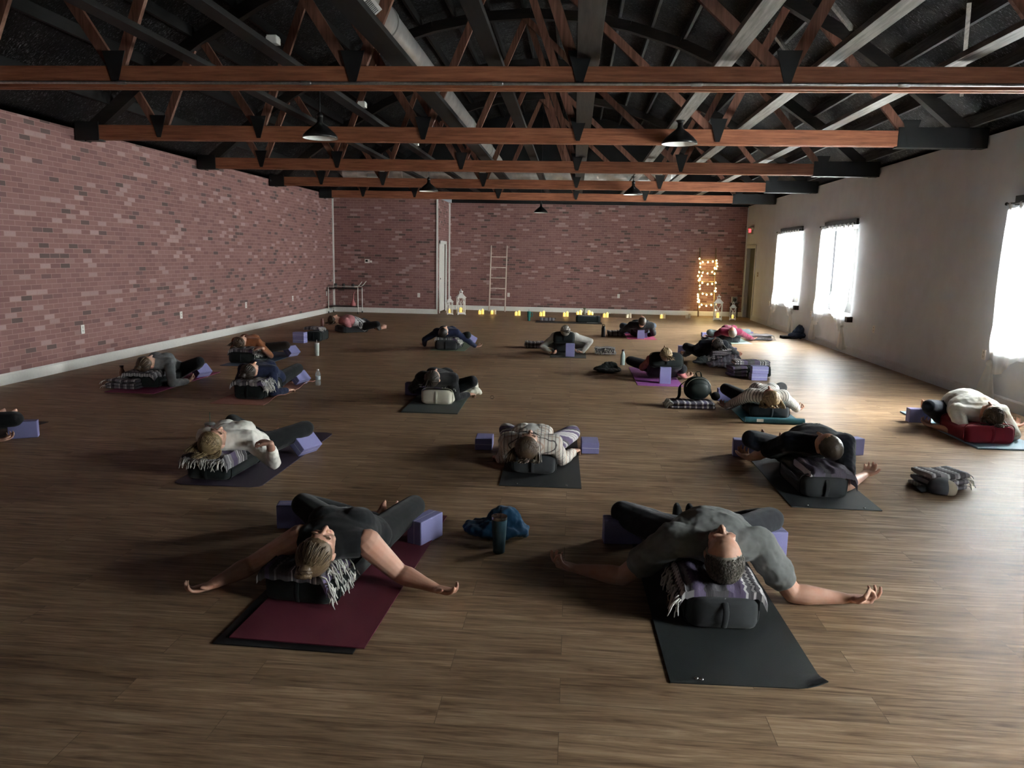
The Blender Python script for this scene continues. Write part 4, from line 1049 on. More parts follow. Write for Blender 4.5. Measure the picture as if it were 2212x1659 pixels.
yoga_mat('dark purple mat with round corners under the woman in white sweater', (.050,.036,.062), -2.86, 5.17, w=.66, rcorner=.07, L=1.75)
r = yoga_mat('black mat with two shiny eyelets under the woman in plaid', (.017,.020,.021), -.5, 5.47, rz=1); studs(r, [(.13,.05),(.5,.05)])
r = yoga_mat('dark grey mat under the man in the navy tee', (.045,.050,.056), 1.56, 5.26, rz=0); studs(r, [(.12,.04),(.5,.03)])
r = yoga_mat('teal mat with a rolled near end under the woman in stripes', (.02,.10,.13), 1.85, 8.1, rz=0, roll=.032); 
g = M(); g.box((.06+.09,-.030,.034),(.07,.008,.03)); g.build('paper_tag', white_trim, r)
yoga_mat('thick light blue mat at the right edge under the red bolster', (.22,.33,.40), 3.79, 7.26, th=.014, w=.62)
yoga_mat('dark green-grey mat under the cream bolster', (.045,.055,.052), -1.80, 7.98, rz=1, th=.012)
yoga_mat('magenta mat by the left wall under the woman in grey', (.25,.03,.11), -5.49, 8.55)
yoga_mat('peach mat with a rippled edge under the woman in navy', (.42,.19,.15), -3.98, 8.1, ripple=.035)
q = A(650,762); yoga_mat('blue mat under the woman in the rust top', (.035,.07,.13), q.x-.61, q.y-1.73)
q = A(105,912); yoga_mat('dark brown mat at the left edge under the person in black', (.014,.010,.009), q.x-.61, q.y-1.73)
q = A(1003,759); yoga_mat('sage green mat under the person in navy', (.17,.22,.15), q.x-.61, q.y)
yoga_mat('dark grey mat under the person leaning back in white', (.045,.047,.045), -.35, 12.98, rz=0)
yoga_mat('hot pink mat under the person in black near the candles', (.45,.06,.16), 1.19, 16.38)
q = A(1628,744); yoga_mat('pale aqua mat under the person in magenta', (.36,.47,.45), q.x-.63, q.y)
yoga_mat('orchid purple mat under the blond person leaning in pink', (.30,.09,.32), .91, 10.3, ripple=.0)
yoga_mat('black mat laid crosswise in front of the candles', (.022,.022,.022), .78, 19.93, rz=90)

# ------------------------------------------------------------------ bolsters
def fab(c, n): return cloth(n, c, var=.1, scale=260)
B_BLK, B_CHAR = fab((.012,.016,.016),'black_bolster_canvas'), fab((.040,.043,.046),'charcoal_bolster_canvas'); B_CREAM = fab((.56,.53,.44),'cream_bolster_canvas'); B_RED = fab((.24,.025,.04),'red_bolster_canvas')
def bolster(label, x, y, mt, rz=0, w=.32, h=.165, L=.585, incl=0, z=0):
    """x,y = middle of the near end on the floor; long axis +Y"""
    r = thing('yoga_bolster', label, 'bolster', (x, y, z), math.radians(rz), 'yoga bolsters'); r.rotation_mode = 'XYZ'
    g = M(); N = 28; seq = []
    ys = [0,.012,.04,.09] + [L*k/10 for k in range(2,9)] + [L-.09,L-.04,L-.012,L]
    prof = {0:.80,1:.90,2:.965,3:1.0}
    for i, yy in enumerate(ys):
        j = min(i, len(ys)-1-i); k = prof.get(j, 1.0); seq.append((yy, k))
    f = lambda q, p: math.copysign(abs(q)**p, q)
    vs, fs = [], []
    for yy, k in seq:
        for a in range(N):
            th = 2*PI*a/N; sag = (.045 if L == .585 else .012)*math.sin(yy/L*PI)
            vs.append((w/2*k*f(math.cos(th),.42), yy+.006*math.sin(3*th), max(h/2+(h/2*k-.0)*f(math.sin(th),.42)-.0, .001)-(sag if math.sin(th) > .3 else 0)))
    for i in range(len(seq)-1):
        for a in range(N): fs.append((i*N+a, i*N+(a+1)%N, (i+1)*N+(a+1)%N, (i+1)*N+a))
    for e, sg in ((0,1),(len(seq)-1,-1)):
        o = len(vs); yy = seq[e][0]-sg*.012
        for a in range(N):
            q = vs[e*N+a]; vs.append((q[0]*.6, yy, h/2+(q[2]-h/2)*.6))
        for a in range(N):
            t = (e*N+a, o+a, o+(a+1)%N, e*N+(a+1)%N); fs.append(t if e == 0 else t[::-1])
        fs.append(tuple(o+a for a in range(N)))
    g.add(vs, fs); c = g.build('cover', mt, r, smooth=True)
    for yy in (.055, L-.055):
        g = M(); k = 1.005
        g.tube([(w/2*k*f(math.cos(2*PI*a/N),.42), yy, h/2+h/2*k*f(math.sin(2*PI*a/N),.42)) for a in range(N+1)], [.0045]*(N+1), n=6, cap=0); g.build('piping', mt, r, smooth=True)
    g = M(); g.tube([(.0,-.010,h*.84),(.004,-.026,h*.62),(.002,-.026,h*.36),(0,-.010,h*.14)], [(.014,.003)]*4, n=8, up=(0,1,0), sub=3); g.build('handle_strap', mt, r, smooth=True)
    if incl:
        r.rotation_euler = (math.radians(-incl), 0, math.radians(rz))
    return r
bolster('black bolster under the woman in the black tank top', -1.27, 3.39, B_BLK, rz=-6, h=.155, w=.38)
bolster('charcoal bolster with end strap under the man in the grey tee', .735, 3.36, B_CHAR, rz=1, h=.17, w=.34)
q = A(452,1040); bolster('black bolster under the woman in the white sweater', q.x-.02, q.y, B_BLK, rz=-3, w=.34)
q = A(1150,1026); bolster('charcoal bolster under the woman in plaid', q.x, q.y, B_CHAR, rz=-3, w=.36, h=.17)
q = A(1782,1078); bolster('charcoal bolster under the man in the navy tee', q.x+.0, q.y, B_CHAR, rz=2, w=.34, h=.17)
q = A(1660,905); bolster('charcoal bolster under the woman in stripes', q.x+.02, q.y, B_CHAR, w=.42, h=.16)
q = A(2140,962); bolster('red bolster under the person in the pale tie-dyed shirt', q.x, q.y, B_RED, w=.46, h=.20)
q = A(942,876); bolster('cream bolster under the dark-haired woman in black', q.x, q.y, B_CREAM, rz=-3, w=.36, h=.19)
q = A(310,838); bolster('black bolster under the woman in the grey top', q.x, q.y, B_BLK, rz=-3, w=.36)
q = A(535,864); bolster('black bolster under the woman in the navy top', q.x, q.y, B_BLK, rz=-3, w=.36, h=.19)
q = A(520,786); bolster('black bolster under the woman in rust', q.x, q.y, B_BLK, rz=-3, w=.42, h=.19)
bolster('black bolster at the left edge under the person in black', -5.42, 5.5, B_BLK, rz=-4)
q = A(732,718); bolster('dark grey bolster under the person in pink', q.x, q.y, B_CHAR, rz=-48, w=.5, h=.15, L=.6)
q = A(963,757); bolster('black bolster under the person in navy on the sage mat', q.x, q.y, B_CHAR, rz=-3, w=.42, h=.2)
q = A(1217,768); bolster('black bolster propped up behind the person in white', q.x, q.y+.10, B_BLK, w=.36, h=.22, L=.5); 
bpy.context.view_layer.update()
def prop_up(o, deg, x, y, z):
    o.rotation_euler = (math.radians(deg), 0, o.rotation_euler[2]); o.location = (x, y, z)
BOLS = [o for o in COL.objects if o.name.startswith('yoga_bolster')]
b = BOLS[-1]; prop_up(b, -27.5, q.x, q.y-.06, .236)
q = A(1385,732); b = bolster('black bolster propped up behind the person in black', q.x, q.y, B_BLK, w=.38, h=.21, L=.5); prop_up(b, -27, q.x-.02, q.y-.05, .234)
q = A(1580,741); bolster('charcoal bolster under the person in magenta', q.x, q.y, B_CHAR, w=.36, h=.16)
q = A(1558,782); bolster('black bolster under the person behind stacked blankets', q.x-.02, q.y+.18, B_BLK, rz=4, w=.34)
q = A(1438,828); b = bolster('black bolster propped up behind the blond person in pink', q.x, q.y, B_BLK, w=.46, h=.23, L=.5); prop_up(b, -27.5, q.x, q.y-.04, .236)
q = A(1636,820); bolster('black bolster lying alone behind two stacked purple blocks', q.x-.04, q.y+.36, B_BLK, rz=90, w=.34, h=.17, L=.5).location.x += .28
q = A(668,738); bolster('black bolster standing alone beside stacked blocks near the left wall', q.x+.07, q.y+.04, B_BLK, rz=0, w=.3, h=.2, L=.5)
q = A(1270,697); bolster('black bolster lying crosswise under the middle candles', q.x+.31, q.y+.05, B_BLK, rz=90, w=.26, h=.19, L=.62)

# ------------------------------------------------------------------ yoga blocks
def block_mat():
    t = NT('lavender_foam'); o = t.obj(); z = t.sep(o)[2]
    f = t.math('LESS_THAN', t.math('ABSOLUTE', z), .0022); n = t.noise(o, 300, 2)
    t.base(t.mix(f, t.ramp(n, [(.3,(.20,.195,.40)),(.7,(.26,.255,.49))]), (.56,.55,.68))); t.rough(.7,.3); t.bump(n,.2,.001); return t.m
bm_ = block_mat()
bmesh_ = None
def block(label, loc, mode='flat', rz=0, tilt=0, on=0):
    """230 x 150 x 100 mm; local z is the 100 mm thickness"""
    global bmesh_
    if bmesh_ is None:
        g = M(); g.box((0,0,0), (.228,.15,.10), bev=.007); bmesh_ = g.mesh('foam_block', False)
    o = place('yoga_block', bmesh_, bm_)
    R = {'flat': Matrix.Identity(3), 'side': Matrix.Rotation(PI/2,3,'X'), 'tall': Matrix.Rotation(PI/2,3,'Y'), 'flat90': Matrix.Rotation(PI/2,3,'Z')}[mode]
    hz = {'flat': .05, 'side': .075, 'tall': .114, 'flat90': .05}[mode]
    Rt = Matrix.Rotation(math.radians(rz),3,'Z') @ Matrix.Rotation(math.radians(tilt),3,'Y') @ R
    hh = sum(abs(Rt[2][i])*d for i, d in enumerate((.114,.075,.05)))
    o.rotation_euler = Rt.to_euler(); o.location = (loc[0], loc[1], on+hh+.001)
    tag(o, label, 'yoga block', 'lavender yoga blocks'); return o
def bq(px, py, dy=.06, dx=0): p = A(px, py); return (p.x+dx, p.y+dy)
block('purple block on its side at the right knee of the woman in the tank top', bq(899,1182,.12,.03), 'side', rz=66)
block('purple block in shadow under the left knee of the tank top woman', bq(632,1146,.08), 'side', rz=10)
block('purple block in shadow under the left knee of the man in grey tee', bq(1345,1182,.09), 'side', rz=4)
block('purple block under the right knee of the man in grey tee', bq(1655,1204,.05), 'side', rz=8)
block('tilted purple block under the knee of the woman in white sweater', bq(655,984,.06), 'flat90', rz=-22, tilt=44)
block('purple block at the right hand of the woman in plaid', bq(1274,981,.118), 'flat90', rz=2)
block('dark purple block in the shadow left of the woman in plaid', bq(1043,973,.118), 'flat90', rz=2)
block('purple block in shadow under the left knee of the navy tee man', bq(1615,990,.08), 'side', rz=-6)
block('purple block behind the right side of the navy tee man', bq(1838,985,.05), 'side', rz=20)
block('purple block in shadow under the left knee of the striped woman', bq(1572,868,.08), 'side', rz=0)
block('purple block under the left knee of the tie-dyed shirt person', bq(1990,915,.08), 'side', rz=0)
block('dark purple block left of the cream bolster', bq(893,856,.1), 'side', rz=0)
block('tilted purple block under the knee of the woman in grey', bq(431,816,.06), 'flat90', rz=-20, tilt=44)
block('tilted purple block under the knee of the woman in navy on peach', bq(645,832,.06), 'flat90', rz=-20, tilt=44)
block('tilted purple block under the knee of the woman in rust', bq(628,771,.06), 'flat90', rz=-20, tilt=44)
block('purple block at the left edge under a black knee', bq(42,948,.06), 'side', rz=28)
block('lower purple block of the pair beside the lone bolster at left', bq(646,741,.06), 'flat', rz=-8)
block('upper purple block of the pair beside the lone bolster at left', bq(646,741,.06), 'flat', rz=-8, on=.101)
block('tilted purple block by the outstretched arm on the sage mat', bq(1015,746,.05), 'side', rz=40, tilt=30)
block('purple block standing on end behind the person leaning in white', bq(1231,771,.03), 'tall', rz=88)
block('purple block standing on end on the hot pink mat', bq(1384,732,.03), 'tall', rz=88)
block('purple block hidden just behind the one standing on the hot pink mat', bq(1394,731,.19), 'side', rz=88)
block('purple block standing on end on the orchid mat', bq(1437,830,.05), 'tall', rz=86)
block('lower purple block of the stack before the lone bolster', bq(1639,822,.06), 'flat', rz=3)
block('upper purple block of the stack before the lone bolster', bq(1641,822,.06), 'flat', rz=-2, on=.101)
block('dark purple block left of the person in magenta', bq(1528,729,.1), 'flat', rz=0)
block('purple block under the right knee of the person in magenta', bq(1619,728,.25), 'flat', rz=10)
block('purple block in shadow left of the person behind blankets', bq(1480,766,.12), 'side', rz=0)
block('purple block right of the person behind blankets', bq(1580,765,.2), 'flat', rz=10)
block('purple block under the left side of the person in black on pink', bq(1350,722,.15), 'side', rz=0)

# ------------------------------------------------------------------ blankets
fringe_m = cloth('cream_fringe', (.58,.56,.52))
def fringe(parent, pts_dirs, L=.09, seed=1, r=.0042, drop=1.0):
    rg = random.Random(seed); g = M()
    for p, d in pts_dirs:
        p = Vector(p); d = Vector(d); ll = L*rg.uniform(.6,1.2); pts = [p]; 
        w = Vector((rg.gauss(0,.014), rg.gauss(0,.014), 0))
        for j in range(1,5):
            t = j/4; q = p + d*ll*t*(1-.4*t*drop) + w*t + Vector((rg.gauss(0,.003), rg.gauss(0,.003), -ll*t*t*.62*drop)); 
            pts.append(q)
        g.tube(pts, [r, r*1.2, r, r*.9, r*.6], n=5, cap=1)
    o = g.build('fringe', fringe_m, parent, smooth=True); o['kind'] = 'stuff'; return o
def fold_blanket(label, x, y, z, w, d, h, mt, rz=0, layers=3, fr=None, sag=.02, seed=0, group='folded striped blankets'):
    """folded stack of cloth layers with rounded fold edges; x,y centre"""
    r = thing('blanket', label, 'blanket', (x, y, z), math.radians(rz), group); lh = h/layers; rg = random.Random(seed)
    for k in range(layers):
        g = M(); dx, dy = rg.uniform(-.012,.012), rg.uniform(-.012,.012); ww, dd = w*rg.uniform(.94,1), d*rg.uniform(.94,1)
        f = lambda q, p: math.copysign(abs(q)**p, q)
        N = 18; vs, fs = [], []; nx = 14
        for i in range(nx+1):
            uu = -1+2*i/nx; e = 1-abs(uu)**8*.25
            for a in range(N):
                th = 2*PI*a/N; xx = dx+uu*ww/2; yy = dy+dd/2*f(math.cos(th),.35)
                wob = .006*math.sin(xx*23+seed+k)+.005*math.sin(yy*31+k*2)
                zz = lh*(k+.5)+lh*.5*f(math.sin(th),.5)*e + wob*(.4+k*.3) + sag*(xx/(w/2))**2*(-.5 if k else 0)*0
                vs.append((xx, yy, max(zz,.001)))
        for i in range(nx):
            for a in range(N): fs.append((i*N+a, i*N+(a+1)%N, (i+1)*N+(a+1)%N, (i+1)*N+a))
        fs += [tuple(range(N)), tuple(nx*N+a for a in range(N))]
        g.add(vs, fs); g.build('fold', mt, r, sharp=60)
    if fr:
        pd = []
        for side in fr:
            n = 34
            for i in range(n):
                t = rg.uniform(-.5,.5); zz = rg.uniform(.25,.95)*h
                if side == 'x+': pd.append(((w*.49, t*d, zz), (1,0,.1)))
                if side == 'x-': pd.append(((-w*.49, t*d, zz), (-1,0,.1)))
                if side == 'y-': pd.append(((t*w, -d*.48, zz), (0,-1,.1)))
        fringe(r, pd, seed=seed)
    return r
def drape_blanket(label, x, y, z, w, d, dropL, dropR, mt, rz=0, th=.035, fr='R', seed=0, ny=10):
    """blanket folded over the end of a bolster: flat on top, falling down both sides; x,y near middle"""
    r = thing('blanket', label, 'blanket', (x, y, z), math.radians(rz), 'striped blankets under the heads')
    def fn(u, v):
        tot = w+dropL+dropR; q = u*tot-dropL
        if q < 0: xx, zz = -w/2-.03*min(1,-q/.05)*1+0, -(-q)
        elif q > w: xx, zz = w/2+.03*min(1,(q-w)/.05), -(q-w)
        else: xx, zz = -w/2+q, 0
        rd = .03
        if 0 <= q < rd: zz -= (rd-q)**2/rd*.5
        if w-rd < q <= w: zz -= (q-w+rd)**2/rd*.5
        yy = d*v; 
        if v < .12: zz -= .02*(1-v/.12)**2
        zz += .006*math.sin(xx*40+seed)*math.sin(yy*26+seed)+.004*math.sin(xx*90)
        return (xx, yy, max(zz, -z+.008)+th)
    g = M(); g.slab(fn, 36, ny, th); g.build('cloth', mt, r, sharp=60)
    rg = random.Random(seed); pd = []
    if 'R' in fr:
        for i in range(60): v = rg.random(); p = Vector(fn(1, v)); pd.append((p+Vector((.004,0,-.01)), (.55,-.25,-.2)))
        for i in range(40): v = rg.random(); p = Vector(fn(rg.uniform(.80,1), v*.9)); pd.append((p+Vector((.0,0,.003)), (.7,-.5,.25)))
    if 'L' in fr:
        for i in range(46): v = rg.random(); p = Vector(fn(rg.uniform(0,.1), v)); pd.append((p+Vector((-.004,0,.0)), (-.5,-.5,.0)))
    if 'N' in fr:
        for i in range(44): uu = rg.uniform(.1,.9); p = Vector(fn(uu, 0)); pd.append((p+Vector((0,-.004,-.01)), (rg.uniform(-.2,.2),-.6,-.1)))
    if pd: fringe(r, pd, seed=seed, L=.085)
    return r
SER_E = [(0,K),(.1,DG),(.16,W_),(.18,K),(.24,G),(.28,K),(.42,DG),(.47,W_),(.49,K),(.53,G),(.56,W_),(.58,K),(.7,PU),(.78,K),(.86,G),(.9,K)]
SER_F = [(0,K),(.1,(.06,.045,.075)),(.34,(.035,.03,.045)),(.5,(.09,.075,.11)),(.62,K),(.66,W_),(.70,K),(.74,W_),(.78,K),(.82,(.07,.055,.09))]
sF = serape('serape_muted_purple',SER_F,.42); sE = serape('serape_black',SER_E,.30); sA, sB, sC, sD = serape('serape_black_white',SER_A,.42), serape('serape_dark_purple',SER_B,.36), serape('serape_grey',SER_C,.3), serape('serape_purple_white',SER_D,.3)
sAy = serape('serape_black_white_cross',SER_A,.40,'y'); sCy = serape('serape_grey_cross',SER_C,.26,'y')
drape_blanket('black and white striped blanket with thick white fringe under the tank top woman', -1.30, 3.365, .150, .31, .30, .03, .07, sE, rz=-6, fr='R', seed=3)
drape_blanket('purple and white chevron blanket under the head of the grey tee man', .735, 3.38, .168, .34, .34, .09, .05, sB, rz=1, fr='L', seed=5)
q = A(452,1040); drape_blanket('black and white braided blanket with hanging fringe under the blond woman', q.x-.04, q.y-.02, .162, .32, .32, .04, .06, sAy, rz=-3, fr='N', seed=8)
q = A(1782,1078); drape_blanket('wide purple grey blanket with a chevron edge under the navy tee man', q.x+.05, q.y+.02, .168, .30, .38, .02, .09, sF, rz=2, fr='', seed=9)
q = A(942,876); fold_blanket('folded dark purple blanket stacked on the cream bolster', q.x-.02, q.y+.18, .188, .34, .30, .075, sB, rz=-3, layers=3, fr=['x+'], seed=4)
q = A(310,838); drape_blanket('grey black fringed blanket under the woman in the grey top', q.x-.06, q.y-.02, .163, .38, .42, .10, .05, sCy, rz=-3, fr='L', seed=12)
q = A(300,838); fold_blanket('grey folded blanket lying at the end of the bolster by the magenta mat', q.x-.16, q.y+.0, .0, .40, .25, .11, sC, rz=-3, layers=3, fr=['x-'], seed=15)
q = A(535,864); drape_blanket('dark blanket with white tassels under the woman in navy', q.x, q.y-.01, .187, .36, .36, .05, .06, sA, rz=-3, fr='R', seed=17)
q = A(520,786); drape_blanket('dark blanket with a white fringed end under the woman in rust', q.x, q.y+.02, .187, .38, .36, .06, .05, sA, rz=-3, fr='R', seed=19)
q = A(963,757); drape_blanket('black and white fringed blanket on the bolster of the sage mat', q.x, q.y+.02, .197, .38, .34, .04, .05, sA, rz=-3, fr='R', seed=21)
q = A(1155,752); fold_blanket('black white patterned blanket on the floor left of the leaning person', q.x, q.y+.12, 0, .40, .30, .11, sA, rz=5, layers=3, fr=['x+'], seed=22)
q = A(1308,766); fold_blanket('folded white and grey blanket on the floor left of the mint bottle', q.x, q.y+.12, 0, .36, .26, .12, sCy, rz=-6, layers=4, fr=['y-'], seed=23)
q = A(1330,727); fold_blanket('dark folded blanket behind the black bottle', q.x+.02, q.y+.2, 0, .40, .28, .11, sC, layers=3, seed=24)
q = A(1533,732); fold_blanket('dark purple blanket beside the block left of the magenta person', q.x-.02, q.y-.2, 0, .36, .22, .07, sB, layers=2, seed=25)
q = A(1641,735); fold_blanket('pale folded blanket right of the person in magenta', q.x, q.y+.1, 0, .50, .32, .12, sCy, rz=8, layers=3, fr=['x+'], seed=26)
q = A(1555,786)
fold_blanket('lower grey folded blanket of the stack in front of the person in black', q.x, q.y-.02, 0, .34, .28, .15, sC, layers=4, seed=27, fr=['x-'])
fold_blanket('upper pale grey folded blanket of the stack in front of the person in black', q.x+.01, q.y-.01, .15, .31, .26, .11, sCy, layers=3, seed=28)
q = A(1500,884); fold_blanket('navy and white striped folded blanket under the round backpack', q.x-.02, q.y+.12, 0, .50, .28, .085, serape('serape_navy_white',[(0,(.02,.02,.04)),(.25,W_),(.33,(.05,.05,.09)),(.5,(.02,.02,.035)),(.62,W_),(.72,(.06,.05,.12)),(.9,W_)],.2), rz=3, layers=2, fr=['x-'], seed=29)
q = A(1182,693); fold_blanket('dark grey folded blanket on the crosswise mat', q.x, q.y+.05, .006, .42, .24, .07, sC, rz=4, layers=3, seed=30)
q = A(1636,820); fold_blanket('dark striped blanket lying on the lone bolster above stacked blocks', q.x-.02, q.y+.36, .172, .52, .26, .07, sB, rz=2, layers=2, seed=31)
q = A(1612,815); fold_blanket('dark blanket bunched left of the stacked purple blocks', q.x-.12, q.y+.10, 0, .22, .30, .16, sB, rz=10, layers=3, seed=36)
q = A(662,735); fold_blanket('black and white blanket on the lone bolster near the left wall', q.x+.1, q.y+.12, .2, .30, .30, .06, sA, rz=0, layers=2, fr=['x+'], seed=33)
def heap(name, label, cat, px, py, w, d, h, mt, seed=0, rz=0, vox=.009, lumps=9, on=0, grp=None):
    r = A(px, py); rg = random.Random(seed); g = M()
    g.ell((0,d*.3,h*.18),(w/2,d/2,h*.22))
    for k in range(lumps):
        a = rg.uniform(0,6.28); rr = rg.uniform(.05,.33); cx, cy = math.cos(a)*rr*w, d*.3+math.sin(a)*rr*d*.8
        b = a+rg.uniform(.6,2.2); l = rg.uniform(.15,.3)*w; z0 = h*rg.uniform(.25,.8)*(1-rr*1.3)
        g.tube([(cx-l*math.cos(b),cy-l*math.sin(b)*.6,max(z0*.4,.015)),(cx,cy,max(z0,.03)),(cx+l*math.cos(b),cy+l*math.sin(b)*.6,max(z0*.4,.015))],[h*.16,h*.22,h*.14],n=10,sub=3)
    g.ell((w*.12,d*.35,h*.5),(w*.24,d*.28,h*.46))
    me = remesh(g, 'folded_cloth', vox, 2, .034, .045)
    mz = min(v.co.z for v in me.vertices); me.transform(Matrix.Translation((0,0,-mz)))
    o = place(name, me, mt, loc=(r.x, r.y, on), rot=(0,0,math.radians(rz))); tag(o, label, cat, grp); return o
heap('sweatshirt','crumpled blue sweatshirt on the floor behind the tumbler','clothing',1068,1168,.42,.30,.17,cloth('teal_blue_fleece',(.012,.055,.115)),3)
q = A(2035,1062)
fold_blanket('grey striped rumpled blanket on the floor at right', q.x+.02, q.y+.12, 0, .34, .24, .13, sC, rz=14, layers=3, fr=['x+'], seed=40)
heap('blanket','dark fleece bundle on the floor left of the orchid mat','blanket',1312,806,.42,.3,.15,cloth('dark_fleece',(.03,.034,.034)),5)
heap('jacket','navy plaid flannel jacket heaped beside the stacked blankets','clothing',1572,796,.62,.30,.20,serape('navy_plaid',[(0,(.012,.016,.035)),(.3,(.07,.08,.12)),(.42,(.012,.014,.03)),(.6,(.09,.05,.06)),(.7,(.012,.016,.035)),(.86,(.12,.13,.17))],.17,'x',.02),6)
heap('bag','navy cloth bag slumped on the floor by the window wall','bag',1724,733,.40,.30,.30,cloth('navy_canvas',(.018,.026,.05)),7)
q = A(1706,732); g = M(); g.box((0,0,.03),(.34,.2,.06),bev=.012); tag(g.build('pouch', blk, loc=(q.x,q.y+.1,0), rot=(0,0,.1)), 'flat black pouch beside the navy bag', 'pouch')
heap('towel','white printed cloth bunched at the hand of the woman in black','towel',1012,856,.30,.24,.19,cloth('white_printed_cotton',(.60,.59,.50),var=.3),9)
heap('towel','slate grey cloth left of the stacked grey blankets','towel',1516,788,.30,.22,.13,cloth('slate_cotton',(.09,.105,.115)),10)

# cap lying against the rumpled blanket
q = A(2030,1066); r = thing('baseball_cap', 'dark cap with a tan back lying on the floor at right', 'hat', (q.x,q.y,0), -.5)
g = M(); g.ell((0,0,.045),(.088,.10,.075),nu=24,nv=14); 
g.v = [(x,y,max(z,.012)) for x,y,z in g.v]; g.build('crown', cloth('charcoal_cap',(.05,.055,.065)), r, smooth=True)
g = M(); g.slab(lambda u,v: (-.085-.075*v*math.sin(PI*(.12+.76*u)), -.08+.16*u, .022+.018*math.sin(PI*u)-.012*v), 16, 6, .005); g.build('visor', cloth('charcoal_visor',(.07,.075,.085)), r, smooth=True)
g = M(); g.ell((.05,0,.043),(.062,.075,.066),nu=20,nv=12); g.v = [(x,y,max(z,.010)) for x,y,z in g.v]; g.build('back_panel', cloth('tan_mesh',(.34,.29,.22)), r, smooth=True)

# ------------------------------------------------------------------ bottles, cups, bags
steel = plain('stainless_steel', (.6,.6,.6), .22, metal=1.0, var=.03)
def lathe_thing(name, label, cat, px, py, parts, rz=0, z=0, grp=None, dy=.04):
    q = A(px, py); r = thing(name, label, cat, (q.x, q.y+dy, z), rz, grp)
    for pn, prof, mt in parts:
        g = M(); g.lathe(prof, n=28); g.build(pn, mt, r, sharp=50)
    return r
r = lathe_thing('tumbler','slate blue steel tumbler with a clear straw on the floor','cup',1076,1198,[('cup_body',[(.031,0),(.034,.004),(.044,.19),(.0445,.20)],plain('slate_blue_coat',(.035,.075,.10),.38)),('rim',[(.0445,.198),(.0455,.203),(.0455,.216),(.041,.217)],steel),('lid',[(.041,.208),(.040,.212),(.001,.212)],pane_mat('clear_lid',(.75,.78,.8)))])
g = M(); g.tube([(.0,.0,.05),(.008,.004,.265)],[.0042]*2,n=10,cap=1); g.build('straw', pane_mat('clear_straw',(.8,.82,.82)), r, smooth=True)
g = M(); g.tube([(-.03,.012,.214),(-.018,.016,.214)],[.006]*2,n=8); g.build('lid_slider', steel, r, smooth=True)
r = lathe_thing('iced_drink_cup','clear iced drink cup with a green straw behind the blond woman','cup',449,948,[('cup_body',[(.030,0),(.031,.003),(.046,.125)],pane_mat('clear_plastic_cup',(.85,.76,.78),.12)),('drink',[(.029,.004),(.043,.10),(.001,.10)],plain('pink_drink',(.35,.20,.20),.2)),('lid',[(.046,.125),(.049,.128),(.047,.134),(.04,.140),(.001,.142)],pane_mat('clear_cup_lid',(.88,.88,.88),.3))],z=0,dy=.05)
g = M(); g.tube([(0,0,.05),(.004,0,.235)],[.0035]*2,n=8,cap=1); g.build('straw', plain('green_straw',(.03,.09,.05),.4), r, smooth=True)
clear = pane_mat('clear_bottle_plastic',(.9,.92,.92),.22)
r = lathe_thing('water_bottle','clear plastic water bottle with a white cap by the peach mat','bottle',685,833,[('bottle_body',[(.028,0),(.032,.006),(.032,.05),(.029,.06),(.032,.07),(.032,.10),(.029,.11),(.032,.12),(.032,.14),(.026,.165),(.013,.185),(.012,.192)],clear),('cap',[(.015,.190),(.015,.207),(.013,.209),(.001,.209)],plate_m),('label_band',[(.0325,.075),(.0325,.118)],plain('pale_label',(.45,.5,.52),.4))])
lathe_thing('tumbler','white and mint tumbler standing right of the rust top woman','cup',683,769,[('cup_body',[(.032,0),(.034,.004),(.041,.19),(.041,.20)],plain('white_mint_coat',(.55,.62,.56),.4)),('lid',[(.042,.198),(.042,.214),(.001,.216)],plate_m),('straw',[(.004,.21),(.004,.262),(.001,.263)],plate_m)])
lathe_thing('water_bottle','copper bottle standing behind the end of the magenta mat','bottle',261,832,[('bottle_body',[(.035,0),(.036,.005),(.036,.16),(.022,.20),(.020,.22)],plain('copper_coat',(.22,.13,.09),.3,metal=.6)),('cap',[(.024,.22),(.024,.245),(.001,.247)],plain('dark_cap',(.05,.03,.03),.4))])
lathe_thing('water_bottle','dusty pink bottle near the cart in the left corner','bottle',695,713,[('bottle_body',[(.036,0),(.038,.005),(.038,.19),(.026,.215)],plain('dusty_pink_coat',(.42,.22,.19),.4)),('cap',[(.028,.215),(.028,.25),(.001,.252)],plain('pink_cap',(.36,.18,.16),.4))])
lathe_thing('water_bottle','slim mint bottle with a dark cap left of the orchid mat','bottle',1345,789,[('bottle_body',[(.034,0),(.036,.006),(.036,.155),(.030,.18),(.019,.21),(.018,.222)],plain('mint_coat',(.40,.50,.47),.32)),('cap',[(.020,.222),(.019,.248),(.001,.25)],plain('dark_red_cap',(.06,.03,.035),.35))])
r = lathe_thing('water_bottle','black bottle with a carry loop left of the person on pink','bottle',1303,728,[('bottle_body',[(.042,0),(.044,.006),(.044,.19),(.034,.21)],plain('black_coat',(.012,.013,.014),.4)),('cap',[(.034,.21),(.034,.235),(.001,.237)],plain('black_cap',(.015,.015,.016),.4))])
g = M(); g.tube([(.024,0,.235),(.024,0,.258),(0,0,.268),(-.024,0,.258),(-.024,0,.235)],[.006]*5,n=8,sub=3); g.build('carry_loop', blk, r, smooth=True)
r = lathe_thing('tumbler','tall teal tumbler with a handle at the left end of the candles','cup',1142,693,[('cup_body',[(.036,0),(.037,.004),(.037,.08),(.048,.11),(.05,.235)],plain('teal_coat',(.015,.14,.12),.35)),('lid',[(.051,.232),(.051,.25),(.001,.252)],plain('teal_lid',(.02,.17,.15),.4)),('straw',[(.005,.25),(.005,.30),(.001,.301)],plain('teal_straw',(.03,.12,.11),.4))])
